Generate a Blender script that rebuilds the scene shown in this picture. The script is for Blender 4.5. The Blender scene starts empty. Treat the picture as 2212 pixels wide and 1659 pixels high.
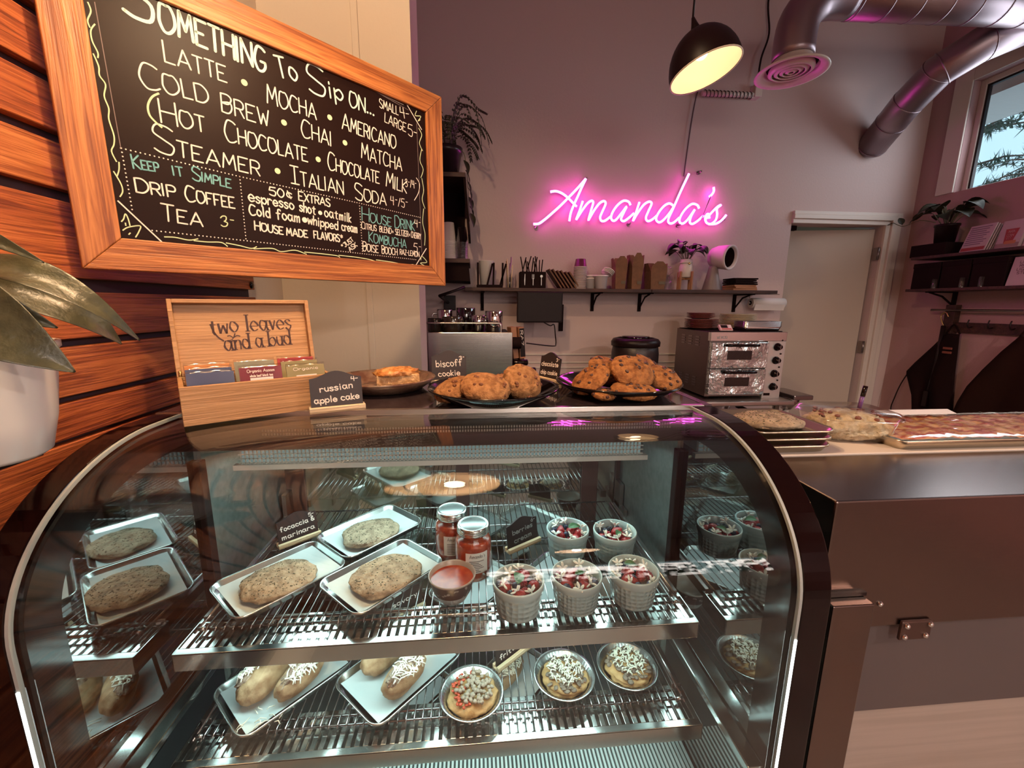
import bpy, math, random
from mathutils import Vector, Matrix, noise
S = bpy.context.scene
COL = S.collection
PI = math.pi
random.seed(7)
# ---------------------------------------------------------------- camera
def R3(yaw, pitch, roll):
    y, p, r = [math.radians(a) for a in (yaw, pitch, roll)]
    f = Vector((math.sin(y)*math.cos(p), math.cos(y)*math.cos(p), -math.sin(p)))
    rt = Vector((math.cos(y), -math.sin(y), 0)); dn = f.cross(rt)
    r2 = math.cos(r)*rt + math.sin(r)*dn; d2 = -math.sin(r)*rt + math.cos(r)*dn
    return r2, d2, f
H = 1.53
cam = bpy.data.cameras.new('camera'); cam_o = bpy.data.objects.new('camera', cam); COL.objects.link(cam_o)
r_, d_, f_ = R3(5.138, 10.771, -0.41)
m = Matrix.Identity(4)
for i in range(3):
    m[i][0] = r_[i]; m[i][1] = -d_[i]; m[i][2] = -f_[i]
m[2][3] = H
cam_o.matrix_world = m
cam.sensor_width = 36; cam.lens = 900.2/2212*36; cam.clip_start = 0.02
S.camera = cam_o
# ---------------------------------------------------------------- view, world, daylight
S.view_settings.view_transform = 'Standard'; S.view_settings.look = 'None'
S.view_settings.exposure = 0.48; S.view_settings.gamma = 1.0
S.cycles.max_bounces = 10; S.cycles.transparent_max_bounces = 24; S.cycles.glossy_bounces = 6
S.cycles.caustics_reflective = False; S.cycles.caustics_refractive = False
S.cycles.sample_clamp_indirect = 6.0
w = bpy.data.worlds.new('sky'); S.world = w; w.use_nodes = True
w.node_tree.nodes['Background'].inputs[0].default_value = (0.50, 0.78, 0.95, 1)
w.node_tree.nodes['Background'].inputs[1].default_value = 0.9
def area(name, loc, direction, sx, sy, energy, col):
    l = bpy.data.lights.new(name, 'AREA'); l.shape = 'RECTANGLE'; l.size = sx; l.size_y = sy
    l.energy = energy; l.color = col
    o = bpy.data.objects.new(name, l); COL.objects.link(o); o.location = loc
    o.rotation_euler = Vector(direction).to_track_quat('-Z', 'Y').to_euler()
    return o
area('daylight_shop_window', (1.7, -4.05, 1.75), (0.0, 1, -0.05), 4.2, 1.0, 105, (1.0, 0.84, 0.74))
area('daylight_side_window', (3.42, 2.0, 2.62), (-1, -0.1, -0.45), 1.3, 0.62, 9, (0.85, 0.93, 1.0))
# ---------------------------------------------------------------- helpers
class B:
    """collects geometry for ONE mesh object"""
    def __init__(s): s.v = []; s.f = []; s.sm = []; s.mi = []; s.m = 0
    def face(s, idx, smooth=False): s.f.append(tuple(idx)); s.sm.append(smooth); s.mi.append(s.m)
    def grid(s, rows, closed_u=False, closed_v=False, smooth=True):
        b = len(s.v); n = len(rows); k = len(rows[0])
        for r in rows: s.v += [tuple(p) for p in r]
        for i in range(n if closed_u else n-1):
            for j in range(k if closed_v else k-1):
                i2, j2 = (i+1) % n, (j+1) % k
                s.face((b+i*k+j, b+i*k+j2, b+i2*k+j2, b+i2*k+j), smooth)
        return s
    def box(s, x0, x1, y0, y1, z0, z1, M=None):
        b = len(s.v)
        P = [(x0,y0,z0),(x1,y0,z0),(x1,y1,z0),(x0,y1,z0),(x0,y0,z1),(x1,y0,z1),(x1,y1,z1),(x0,y1,z1)]
        s.v += [tuple(M @ Vector(p)) if M else p for p in P]
        for q in ((0,3,2,1),(4,5,6,7),(0,1,5,4),(1,2,6,5),(2,3,7,6),(3,0,4,7)): s.face([b+i for i in q])
        return s
    def prism(s, poly, vec, smooth=False):
        b = len(s.v); n = len(poly); vec = Vector(vec)
        s.v += [tuple(p) for p in poly]; s.v += [tuple(Vector(p)+vec) for p in poly]
        s.face(range(b+n-1, b-1, -1)); s.face(range(b+n, b+2*n))
        for i in range(n): s.face((b+i, b+(i+1) % n, b+n+(i+1) % n, b+n+i), smooth)
        return s
    def tube(s, pts, r, n=8, closed=False, cap=True):
        pts = [Vector(p) for p in pts]; k = len(pts); rows = []
        up = Vector((0, 0, 1))
        prev = None
        for i in range(k):
            a = pts[i-1] if (i > 0 or closed) else pts[i]; c = pts[(i+1) % k] if (i < k-1 or closed) else pts[i]
            t = (c-a).normalized() if (c-a).length > 1e-9 else Vector((0, 0, 1))
            if prev is None:
                u = t.cross(up) if abs(t.z) < .95 else t.cross(Vector((1, 0, 0)))
            else:
                u = prev - t*prev.dot(t)
            u.normalize(); prev = u; vv = t.cross(u)
            rr = r[i] if isinstance(r, (list, tuple)) else r
            rows.append([pts[i] + u*(rr*math.cos(2*PI*j/n)) + vv*(rr*math.sin(2*PI*j/n)) for j in range(n)])
        b = len(s.v)
        s.grid(rows, closed_u=closed, closed_v=True)
        if cap and not closed:
            s.face([b+j for j in range(n-1, -1, -1)]); e = b+(k-1)*n; s.face([e+j for j in range(n)])
        return s
    def cyl(s, p0, p1, r0, r1=None, n=20): return s.tube([p0, p1], [r0, r0 if r1 is None else r1], n)
    def lathe(s, prof, n=32, c=(0, 0, 0), M=None):
        rows = []
        for (r, z) in prof:
            row = []
            for j in range(n):
                a = 2*PI*j/n; p = Vector((r*math.cos(a), r*math.sin(a), z))
                if M: p = M @ p
                row.append(p + Vector(c))
            rows.append(row)
        s.grid(rows, closed_v=True); return s
    def disc(s, c, r, n=24, M=None):
        b = len(s.v)
        for j in range(n):
            p = Vector((r*math.cos(2*PI*j/n), r*math.sin(2*PI*j/n), 0))
            if M: p = M @ p
            s.v.append(tuple(p + Vector(c)))
        s.face(range(b, b+n)); return s
    def blob(s, c, rx, ry, rz, amp=0.0, fr=3.0, seed=0, e=2.0, flat=0.0, nu=24, nv=14, M=None, tip=0.0):
        rows = []
        off = Vector((seed*3.17, seed*1.71, seed*0.93))
        for i in range(nv+1):
            ph = -PI/2 + PI*i/nv; row = []
            for j in range(nu):
                th = 2*PI*j/nu
                cx, sx = math.cos(th), math.sin(th)
                k = (abs(cx)**e + abs(sx)**e)**(-1/e)
                d = Vector((cx*k*math.cos(ph), sx*k*math.cos(ph), math.sin(ph)))
                q = 1 + amp*noise.noise(d*fr + off) + amp*.5*noise.noise(d*fr*2.7 + off)
                p = Vector((d.x*rx*q, d.y*ry*q, d.z*rz*q))
                if tip: p.x *= 1 - tip*max(0, d.z); p.y *= 1 - tip*max(0, d.z)
                if flat and p.z < -flat*rz: p.z = -flat*rz
                if M: p = M @ p
                row.append(p + Vector(c))
            rows.append(row)
        s.grid(rows, closed_v=True); return s
    def ribbon(s, pts, w, fr, smooth=True):
        """flat stroke; fr maps (u,v) to 3D"""
        n = len(pts); b = len(s.v)
        for i in range(n):
            a = pts[max(0, i-1)]; c = pts[min(n-1, i+1)]
            dx, dy = c[0]-a[0], c[1]-a[1]; L = math.hypot(dx, dy) or 1
            ww = (w[i] if isinstance(w, list) else w)/2
            s.v.append(tuple(fr(pts[i][0]-dy/L*ww, pts[i][1]+dx/L*ww)))
            s.v.append(tuple(fr(pts[i][0]+dy/L*ww, pts[i][1]-dx/L*ww)))
        for i in range(n-1): s.face((b+2*i, b+2*i+1, b+2*i+3, b+2*i+2))
        return s
    def dot(s, p, r, fr, n=10):
        b = len(s.v)
        for j in range(n): s.v.append(tuple(fr(p[0]+r*math.cos(2*PI*j/n), p[1]+r*math.sin(2*PI*j/n))))
        s.face(range(b, b+n)); return s
    def obj(s, name, mats, parent=None, bevel=0, loc=None, sub=0, solid=0):
        me = bpy.data.meshes.new(name); me.from_pydata(s.v, [], s.f); me.update()
        me.polygons.foreach_set('use_smooth', s.sm); me.polygons.foreach_set('material_index', s.mi)
        for q in (mats if isinstance(mats, list) else [mats]): me.materials.append(q)
        o = bpy.data.objects.new(name, me); COL.objects.link(o)
        if parent: o.parent = parent
        if loc: o.location = loc
        if solid:
            k = o.modifiers.new('s', 'SOLIDIFY'); k.thickness = solid; k.offset = 0
        if bevel:
            k = o.modifiers.new('b', 'BEVEL'); k.width = bevel; k.segments = 2; k.limit_method = 'ANGLE'
        if sub:
            k = o.modifiers.new('u', 'SUBSURF'); k.levels = sub; k.render_levels = sub
        return o
def thing(name, label, cat, loc=(0, 0, 0), rz=0, group=None, rot=None):
    o = bpy.data.objects.new(name, None); COL.objects.link(o); o.empty_display_size = .05
    o.location = loc; o.rotation_euler = rot or (0, 0, rz)
    return tag(o, label, cat, group)
def tag(o, label, cat, group=None):
    o['label'] = label; o['category'] = cat
    if group: o['group'] = group
    return o
def struct(o, label=None):
    o['kind'] = 'structure'
    if label: o['label'] = label
    return o
def dup(root, loc, rz=0, label=None, group=None, rot=None, scale=None):
    r = root.copy(); COL.objects.link(r); r.location = loc; r.rotation_euler = rot or (0, 0, rz)
    if scale: r.scale = scale
    if label: r['label'] = label
    if group: r['group'] = group
    for ch in list(root.children):
        c = ch.copy(); COL.objects.link(c); c.parent = r
        for g in list(ch.children):
            d = g.copy(); COL.objects.link(d); d.parent = c
    return r
def RZ(a): return Matrix.Rotation(a, 3, 'Z')
def RX(a): return Matrix.Rotation(a, 3, 'X')
def RY(a): return Matrix.Rotation(a, 3, 'Y')
def crom(P, k=5, closed=False):
    out = []; n = len(P); dim = len(P[0])
    for i in range(n if closed else n-1):
        p0 = P[(i-1) % n] if (closed or i > 0) else P[i]
        p1, p2 = P[i], P[(i+1) % n]
        p3 = P[(i+2) % n] if (closed or i+2 < n) else P[(i+1) % n]
        for t in range(k):
            t /= k
            out.append(tuple(.5*((2*p1[a]) + (-p0[a]+p2[a])*t + (2*p0[a]-5*p1[a]+4*p2[a]-p3[a])*t*t + (-p0[a]+3*p1[a]-3*p2[a]+p3[a])*t**3) for a in range(dim)))
    if not closed: out.append(tuple(P[-1]))
    return out
# ---------------------------------------------------------------- materials
def pm(name, col, rough=.5, metal=0.0, spec=.5, n=None, bump=None, emit=None, es=1.0, coat=0, alpha=None):
    """n=(scale xyz, second colour, low, high, detail); bump=(scale xyz, strength, distance)"""
    m = bpy.data.materials.new(name); m.use_nodes = True; nt = m.node_tree; p = nt.nodes['Principled BSDF']
    p.inputs['Base Color'].default_value = (*col, 1); p.inputs['Roughness'].default_value = rough
    p.inputs['Metallic'].default_value = metal; p.inputs['Specular IOR Level'].default_value = spec
    if coat: p.inputs['Coat Weight'].default_value = coat
    if alpha is not None: p.inputs['Alpha'].default_value = alpha
    if emit: p.inputs['Emission Color'].default_value = (*emit, 1); p.inputs['Emission Strength'].default_value = es
    if n or bump:
        tc = nt.nodes.new('ShaderNodeTexCoord')
        def nz(sc, det):
            mp = nt.nodes.new('ShaderNodeMapping'); nt.links.new(tc.outputs['Object'], mp.inputs[0])
            sc = sc if isinstance(sc, (tuple, list)) else (sc,)*3
            mp.inputs['Scale'].default_value = sc
            q = nt.nodes.new('ShaderNodeTexNoise'); q.inputs['Scale'].default_value = 1; q.inputs['Detail'].default_value = det
            nt.links.new(mp.outputs[0], q.inputs['Vector']); return q
        if n:
            q = nz(n[0], n[4] if len(n) > 4 else 4); r = nt.nodes.new('ShaderNodeValToRGB')
            r.color_ramp.elements[0].position = n[2]; r.color_ramp.elements[1].position = n[3]
            r.color_ramp.elements[0].color = (*col, 1); r.color_ramp.elements[1].color = (*n[1], 1)
            nt.links.new(q.outputs['Fac'], r.inputs[0]); nt.links.new(r.outputs[0], p.inputs['Base Color'])
        if bump:
            q = nz(bump[0], 4); bn = nt.nodes.new('ShaderNodeBump'); bn.inputs['Strength'].default_value = bump[1]
            bn.inputs['Distance'].default_value = bump[2] if len(bump) > 2 else .01
            nt.links.new(q.outputs['Fac'], bn.inputs['Height']); nt.links.new(bn.outputs[0], p.inputs['Normal'])
    return m
def glass(name, tint=(1, 1, 1), base=.04, rough=0.0, refl=(1, 1, 1)):
    """thin pane: mostly see-through, mirror-like at grazing angles"""
    m = bpy.data.materials.new(name); m.use_nodes = True; nt = m.node_tree; nt.nodes.clear()
    o = nt.nodes.new('ShaderNodeOutputMaterial'); mx = nt.nodes.new('ShaderNodeMixShader')
    t = nt.nodes.new('ShaderNodeBsdfTransparent'); g = nt.nodes.new('ShaderNodeBsdfGlossy')
    t.inputs[0].default_value = (*tint, 1); g.inputs['Roughness'].default_value = rough; g.inputs[0].default_value = (*refl, 1)
    lw = nt.nodes.new('ShaderNodeLayerWeight'); lw.inputs[0].default_value = .5
    pw = nt.nodes.new('ShaderNodeMath'); pw.operation = 'POWER'; pw.inputs[1].default_value = 4.0
    ma = nt.nodes.new('ShaderNodeMath'); ma.operation = 'MULTIPLY_ADD'; ma.inputs[1].default_value = 1-base; ma.inputs[2].default_value = base
    nt.links.new(lw.outputs['Facing'], pw.inputs[0]); nt.links.new(pw.outputs[0], ma.inputs[0])
    nt.links.new(ma.outputs[0], mx.inputs[0]); nt.links.new(t.outputs[0], mx.inputs[1]); nt.links.new(g.outputs[0], mx.inputs[2])
    nt.links.new(mx.outputs[0], o.inputs[0]); return m
def wood(name, c1, c2, c3, axis='Y', rough=.45, fine=1.0):
    m = bpy.data.materials.new(name); m.use_nodes = True; nt = m.node_tree; p = nt.nodes['Principled BSDF']
    tc = nt.nodes.new('ShaderNodeTexCoord'); mp = nt.nodes.new('ShaderNodeMapping'); mp2 = nt.nodes.new('ShaderNodeMapping')
    a = 'XYZ'.index(axis); s1 = [22*fine]*3; s1[a] = 1.6*fine; s2 = [150*fine]*3; s2[a] = 5*fine
    mp.inputs['Scale'].default_value = s1; mp2.inputs['Scale'].default_value = s2
    q1 = nt.nodes.new('ShaderNodeTexNoise'); q2 = nt.nodes.new('ShaderNodeTexNoise')
    for mm, q in ((mp, q1), (mp2, q2)):
        nt.links.new(tc.outputs['Object'], mm.inputs[0]); nt.links.new(mm.outputs[0], q.inputs['Vector'])
        q.inputs['Scale'].default_value = 1; q.inputs['Detail'].default_value = 5; q.inputs['Distortion'].default_value = 1.2
    r = nt.nodes.new('ShaderNodeValToRGB'); e = r.color_ramp.elements
    e[0].position = .39; e[0].color = (*c1, 1); e[1].position = .61; e[1].color = (*c3, 1)
    k = e.new(.5); k.color = (*c2, 1)
    add = nt.nodes.new('ShaderNodeMath'); add.operation = 'MULTIPLY_ADD'; add.inputs[1].default_value = .55
    nt.links.new(q2.outputs['Fac'], add.inputs[0])
    sub = nt.nodes.new('ShaderNodeMath'); sub.operation = 'MULTIPLY'; sub.inputs[1].default_value = .45
    nt.links.new(q1.outputs['Fac'], sub.inputs[0]); nt.links.new(sub.outputs[0], add.inputs[2])
    nt.links.new(add.outputs[0], r.inputs[0]); nt.links.new(r.outputs[0], p.inputs['Base Color'])
    bn = nt.nodes.new('ShaderNodeBump'); bn.inputs['Strength'].default_value = .45; bn.inputs['Distance'].default_value = .004
    nt.links.new(q2.outputs['Fac'], bn.inputs['Height']); nt.links.new(bn.outputs[0], p.inputs['Normal'])
    p.inputs['Roughness'].default_value = rough; return m
def emis(name, col, st):
    m = bpy.data.materials.new(name); m.use_nodes = True; nt = m.node_tree; nt.nodes.clear()
    o = nt.nodes.new('ShaderNodeOutputMaterial'); e = nt.nodes.new('ShaderNodeEmission')
    e.inputs[0].default_value = (*col, 1); e.inputs[1].default_value = st; nt.links.new(e.outputs[0], o.inputs[0]); return m
BK = (.012, .004, .004)
M_black = pm('black_satin', BK, .4, spec=.25); M_gloss = pm('black_gloss', (.007, .002, .002), .08, spec=.35)
M_matte = pm('black_matte', (.012, .0045, .0045), .8, spec=.1)
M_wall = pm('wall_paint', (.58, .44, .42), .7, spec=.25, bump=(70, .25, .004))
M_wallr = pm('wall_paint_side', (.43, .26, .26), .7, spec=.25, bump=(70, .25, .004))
M_cream = pm('cream_paint', (.70, .58, .46), .55, spec=.3, bump=(60, .2, .003))
M_trim = pm('trim_paint', (.66, .56, .50), .4, spec=.4)
M_floor = pm('concrete_floor', (.22, .17, .15), .4, n=((3, 3, 3), (.30, .24, .21), .35, .65), bump=(30, .1, .003))
M_ceil = pm('ceiling_paint', (.42, .32, .32), .8)
M_steel = pm('brushed_steel', (.62, .56, .52), .26, 1.0, n=((4, 4, 260), (.50, .45, .42), .35, .7), bump=((3, 3, 300), .08, .001))
M_steelx = pm('brushed_steel_long', (.60, .54, .50), .28, 1.0, n=((3, 200, 200), (.47, .42, .39), .35, .7), bump=((2, 260, 260), .08, .001))
M_dsteel = pm('dark_steel', (.30, .25, .24), .3, 1.0, bump=((3, 260, 260), .06, .001))
M_polish = pm('polished_steel', (.70, .70, .68), .14, 1.0)
M_case = pm('case_steel', (.55, .57, .56), .16, 1.0, bump=((2, 40, 2), .03, .002))
M_wire = pm('chrome_wire', (.42, .40, .40), .18, 1.0)
M_alu = pm('aluminium_pan', (.66, .66, .64), .24, 1.0, bump=(60, .06, .001))
M_chrome = pm('chrome', (.75, .72, .70), .06, 1.0)
M_glass = glass('curved_glass', (.96, .985, .98), .035)
M_end = glass('end_glass', (.34, .34, .33), .28, .02)
M_door = glass('rear_glass', (.62, .74, .72), .24, .0)
M_clear = glass('clear_glass', (.95, .96, .95), .06)
M_plast = glass('clear_plastic', (.93, .92, .92), .07, .12)
M_kraft = pm('kraft_card', (.19, .085, .042), .8, n=(40, (.155, .07, .034), .4, .6))
M_white = pm('white_glaze', (.80, .78, .75), .25)
M_paperw = pm('white_paper_cup', (.78, .70, .66), .6)
M_soil = pm('soil', (.03, .012, .008), .95, bump=(90, .9, .01))
M_leafd = pm('dark_leaf', (.016, .015, .007), .5, spec=.25, n=(18, (.030, .026, .011), .4, .6))
M_leaf = pm('broad_leaf', (.036, .036, .017), .36, n=((30, 30, 30), (.075, .072, .036), .45, .7), bump=(55, .5, .004))
M_stem = pm('stem', (.10, .09, .04), .5)
M_board = pm('chalk_board', (.011, .0038, .0032), .42, spec=.12, bump=(250, .05, .001))
M_chalk = pm('chalk_white', (.88, .76, .68), .8, emit=None)
M_chalkt = pm('chalk_pale_teal', (.58, .72, .66), .8); M_chalkb = pm('chalk_teal', (.16, .40, .43), .8)
M_chalkg = pm('chalk_green', (.62, .70, .42), .8)
M_bamboo = wood('bamboo', (.34, .165, .065), (.42, .215, .09), (.48, .26, .115), 'X', .45, .8)
M_pine = wood('pine_strip', (.66, .46, .27), (.72, .52, .32), (.78, .58, .38), 'X', .5)
M_dwood = wood('dark_shelf_wood', (.025, .008, .006), (.045, .014, .009), (.075, .026, .016), 'X', .6)
# ---------------------------------------------------------------- hand lettering
GL = {}
def g(ch, wd, *st): GL[ch] = (wd, st)
def P2(a):
    x = 'abc'.find(a[0]); y = 'abcd'.find(a[1]); z = 'mnop'.find(a[1])
    return ((10+x if x >= 0 else int(a[0]))/10, (10+y if y >= 0 else (-1-z if z >= 0 else int(a[1])))/10)
for L in """A 8|00 4a 80|13 73;B 6|00 0a|~0a 4a 68 45 05|~05 56 63 40 00;C 7|~79 5a 2a 06 03 20 50 71;D 7|00 0a|~0a 4a 77 73 40 00;E 6|6a 0a 00 60|05 45
F 6|6a 0a 00|05 45;G 7|~79 5a 2a 06 03 20 50 72 74|74 44;H 7|00 0a|70 7a|05 75;I 1|00 0a;! 6|30 3a|0a 6a|00 60;J 6|~5a 53 30 01|1a 7a;K 6|00 0a|6a 05 60;L 5|0a 00 50;M 8|00 1a 43 7a 80
N 7|00 0a 70 7a;O 8|~4a 1a 06 03 20 50 83 87 6a 4a;P 6|00 0a|~0a 4a 68 55 05;R 6|00 0a|~0a 4a 68 55 05|35 60;S 6|~69 4a 1a 07 35 63 50 20 01;T 6|0a 6a|3a 30;U 7|~0a 03 20 50 73 7a
V 6|0a 30 6a;W 9|0a 20 47 60 8a;X 6|0a 60|00 6a;Y 6|0a 35 6a|35 30;Z 6|0a 6a 00 60;Q 8|~4a 1a 06 03 20 50 83 87 6a 4a|52 8m;0 7|~4a 2a 06 03 20 40 63 67 4a;3 6|~08 2a 5a 57 35|~35 64 51 20 01;4 6|1a 05 65|5a 50;5 6|6a 1a 06|~06 46 64 50 20 01;6 6|~5a 26 03 20 50 63 35 04
a 6|~55 36 16 03 11 30 54|56 52 60;b 5|0a 00|~04 36 54 52 30 02;c 5|~55 36 16 03 11 30 51;d 5|~54 36 16 03 11 30 52|5a 50;e 5|~03 53 45 26 04 02 20 51;f 5|~59 4a 29 20|06 46;h 4|0a 00|~03 26 45 40;i 2|16 10|18 19;k 4|0a 00|46 03 40;l 2|1a 10
m 7|06 00|~04 26 35 30|~34 56 65 60;n 4|06 00|~04 26 45 40;o 5|~36 16 03 11 30 52 54 36;p 5|06 0o|~04 36 54 52 30 02;r 4|06 00|~04 26 45;s 4|~45 26 05 23 42 30 10 01;t 4|28 21 30 40|06 46;y 4|06 20|46 1o;x 4|06 40|00 46;g 5|~56 36 16 03 11 30 54|~56 51 3n 1n;u 4|~06 02 20 42|46 40;v 4|06 20 46;w 6|06 10 35 50 66
& 6|~60 16 18 3a 48 14 02 20 40 64;* 6|3a 36|19 57|17 59;+ 6|14 54|36 32;- 5|05 45;_ 4|17 47;/ 4|00 4a;¢ 5|~56 37 17 04 12 31 52|40 19;( 3|~3b 17 04 1o|;) 3|~0b 27 34 2o|;' 2|1a 18""".replace('\n', ';').split(';'):
    h_, *ss = L.split('|'); ch, wd = h_.split(' '); g(ch, int(wd)/10, *[(s_[0] == '~', [P2(a) for a in s_.lstrip('~').split()]) for s_ in ss if s_])
def write(b, text, p0, p1, h, fr, w=None, first=1.0, lean=0.0, jit=.03, gap=.2):
    """write text along p0->p1 (plane coordinates) with cap height h"""
    w = w or h*.1; x = 0; lay = []
    for i, ch in enumerate(text):
        if ch == ' ': x += .42; continue
        k = first if i == 0 else 1.0
        if ch in '.•': lay.append((ch, x, k)); x += .14+gap; continue
        lay.append((ch, x, k)); x += GL[ch][0]*k + gap
    tot = max(x-gap, .1); dx, dy = p1[0]-p0[0], p1[1]-p0[1]; L = math.hypot(dx, dy); sx = L/tot; ux, uy = dx/L, dy/L
    for ch, x, k in lay:
        j = random.uniform(-jit, jit)*h
        def T(q, x=x, k=k, j=j): 
            a = (x+q[0]*k)*sx + lean*q[1]*h*k; c = q[1]*h*k + j
            return (p0[0]+ux*a-uy*c, p0[1]+uy*a+ux*c)
        if ch in '.•': b.dot(T((.07, .05 if ch == '.' else .35)), w*(.75 if ch == '.' else 1.5), fr); continue
        for sm, pts in GL[ch][1]:
            q = [T(p) for p in pts]
            if sm: q = crom(q, 5)
            if sm: b.ribbon(q, w, fr)
            else:
                for a, c in zip(q[:-1], q[1:]): b.ribbon([a, c], w, fr)
                for a in q[1:-1]: b.dot(a, w/2, fr, 8)
            b.dot(q[0], w/2, fr, 8); b.dot(q[-1], w/2, fr, 8)
    return b
def plane(o, u, v): 
    o, u, v = Vector(o), Vector(u), Vector(v)
    return lambda a, c: o+u*a+v*c
# ---------------------------------------------------------------- room shell
XR, XL, YB, YF, ZC = 3.25, -.75, 3.0, -3.5, 4.1
o = struct(B().box(XL-.1, XR+.1, YF-.1, YB+.1, -.1, 0).obj('floor', M_floor), 'grey concrete floor')
o = struct(B().box(XL-.1, XR+.1, YF-.1, YB+.1, ZC, ZC+.1).obj('ceiling', M_ceil), 'ceiling over the counter')
DX0, DX1, DZ = 2.30, 3.03, 2.125          # doorway
b = B(); b.box(XL-.1, DX0, YB, YB+.12, 0, ZC); b.box(DX0, DX1, YB, YB+.12, DZ, ZC); b.box(DX1, XR+.1, YB, YB+.12, 0, ZC)
struct(b.obj('wall_back', M_wall), 'pink-lit painted back wall')
# store room seen over the ajar door
b = B(); b.box(DX0-.3, XR+.1, YB+1.2, YB+1.3, 0, 2.6); b.box(DX0-.3, DX0-.2, YB+.12, YB+1.3, 0, 2.6); b.box(XR, XR+.1, YB+.12, YB+1.3, 0, 2.6); b.box(DX0-.3, XR+.1, YB+.12, YB+1.3, 2.6, 2.7)
struct(b.obj('wall_store_room', M_cream), 'store room wall behind the door')
WY0, WY1, WZ0, WZ1 = 1.3, 2.75, 2.30, 2.98     # high side window
b = B(); b.box(XR, XR+.12, YF-.1, WY0, 0, ZC); b.box(XR, XR+.12, WY1, YB+.1, 0, ZC); b.box(XR, XR+.12, WY0, WY1, 0, WZ0); b.box(XR, XR+.12, WY0, WY1, WZ1, ZC)
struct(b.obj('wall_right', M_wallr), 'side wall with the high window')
struct(B().box(XL-.12, XL, YF-.1, YB+.1, 0, ZC).obj('wall_left', M_cream), 'cream wall behind the planks')
b = B(); b.box(XL, -.222, 1.75, 1.97, 0, ZC)
ww = struct(b.obj('wall_wing', M_cream), 'short cream wing wall beside the menu board')
struct(B().box(-.43, -.405, 1.742, 1.75, 0, ZC).obj('panel_joint', M_cream, ww, bevel=.003))
# shop front behind the camera with two big windows
b = B(); b.box(XL-.1, .1, YF-.12, YF, 0, ZC); b.box(.1, XR+.1, YF-.12, YF, 0, 1.25); b.box(.1, XR+.1, YF-.12, YF, 2.25, ZC); b.box(1.85, 1.95, YF-.12, YF, 1.25, 2.25)
struct(b.obj('wall_front', M_cream), 'shop front wall')
# planks on the left wall
PW = [wood('plank_a', (.15, .030, .009), (.34, .085, .023), (.46, .135, .038), 'Y', .5), wood('plank_b', (.18, .042, .012), (.38, .11, .031), (.52, .18, .055), 'Y', .5), wood('plank_c', (.12, .024, .008), (.28, .066, .019), (.40, .11, .03), 'Y', .5)]
M_batten = pm('dark_batten', (.05, .03, .035), .8)
b = B(); b.m = 0; b.box(-.745, -.741, -2.0, 1.478, .3, 3.0)
tops = [1.349, 1.454, 1.557, 1.70, 1.798, 1.895, 2.0, 2.10, 2.2, 2.3, 2.4, 2.5]
zz = [(.60, .70), (.71, .82), (.83, .94), (.952, 1.055), (1.068, 1.172), (1.184, 1.282), (1.29, 1.352), (1.364, 1.450), (1.464, 1.548), (1.572, 1.704), (1.724, 1.802), (1.820, 1.898), (1.916, 1.996), (2.014, 2.096), (2.114, 2.196), (2.214, 2.3), (2.316, 2.4), (2.42, 2.5), (2.52, 2.6)]
for i, (z0, z1) in enumerate(zz):
    b.m = 1+(i*7 % 3); b.box(-.741, -.72, -2.0, 1.476, z0, z1)
tp = struct(b.obj('trim_1', [M_batten]+PW, bevel=.0025), 'orange stained wooden planks on the left wall')
for (y, z) in ((.60, 1.648), (.70, 1.315), (1.455, 1.586), (.20, 1.40), (.45, 1.87)):
    b = B(); b.lathe([(0, .0), (.011, .0), (.0115, .002), (.009, .005), (.004, .0062), (0, .0065)], 20, (-.7195, y, z), RY(PI/2))
    b.obj('bolt', M_gloss, tp)
# moulding rails on the back wall
b = B()
for z, t in ((1.182, .012), (1.122, .008), (1.085, .010), (1.02, .008)): b.box(.25, 2.2, YB-t, YB, z-.012, z)
struct(b.obj('trim_2', M_trim, bevel=.003), 'white panel moulding low on the back wall')
# door and casing
dc = thing('door_1', 'cream interior door standing ajar in a moulded casing', 'door', (0, 0, 0)); dc['kind'] = 'structure'
b = B()
for (a, c, t) in ((DX1, DX1+.035, .02), (DX1+.035, DX1+.075, .035), (DX1+.075, DX1+.118, .026)):
    b.box(a, c, YB-t, YB+.002, 0, DZ+(a-DX1)); 
for (a, c, t) in ((0, .03, .018), (.03, .06, .03), (.06, .085, .024)): b.box(DX0-.003, DX1+.118, YB-t, YB+.002, DZ+a, DZ+c)
b.obj('door_frame', M_trim, dc, bevel=.003)
b = B(); Md = Matrix.Translation((DX1-.005, YB+.06, 0)) @ Matrix.Rotation(math.radians(-12), 4, 'Z')
b.box(-.74, -.012, -.02, .02, .01, DZ-.02, Md); b.obj('door_leaf', pm('door_paint', (.50, .40, .33), .5), dc, bevel=.002)
for z in (.35, 1.18, 1.88):
    b = B(); b.box(DX1-.022, DX1-.004, YB-.004, YB+.03, z, z+.09); b.cyl((DX1-.012, YB-.004, z), (DX1-.012, YB-.004, z+.09), .006, n=10)
    b.obj('hinge', M_dsteel, dc)
b = B(); b.box(DX0, DX0+.1, YB+.07, YB+.10, DZ-.035, DZ-.003); b.obj('door_closer', M_matte, dc)
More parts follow.
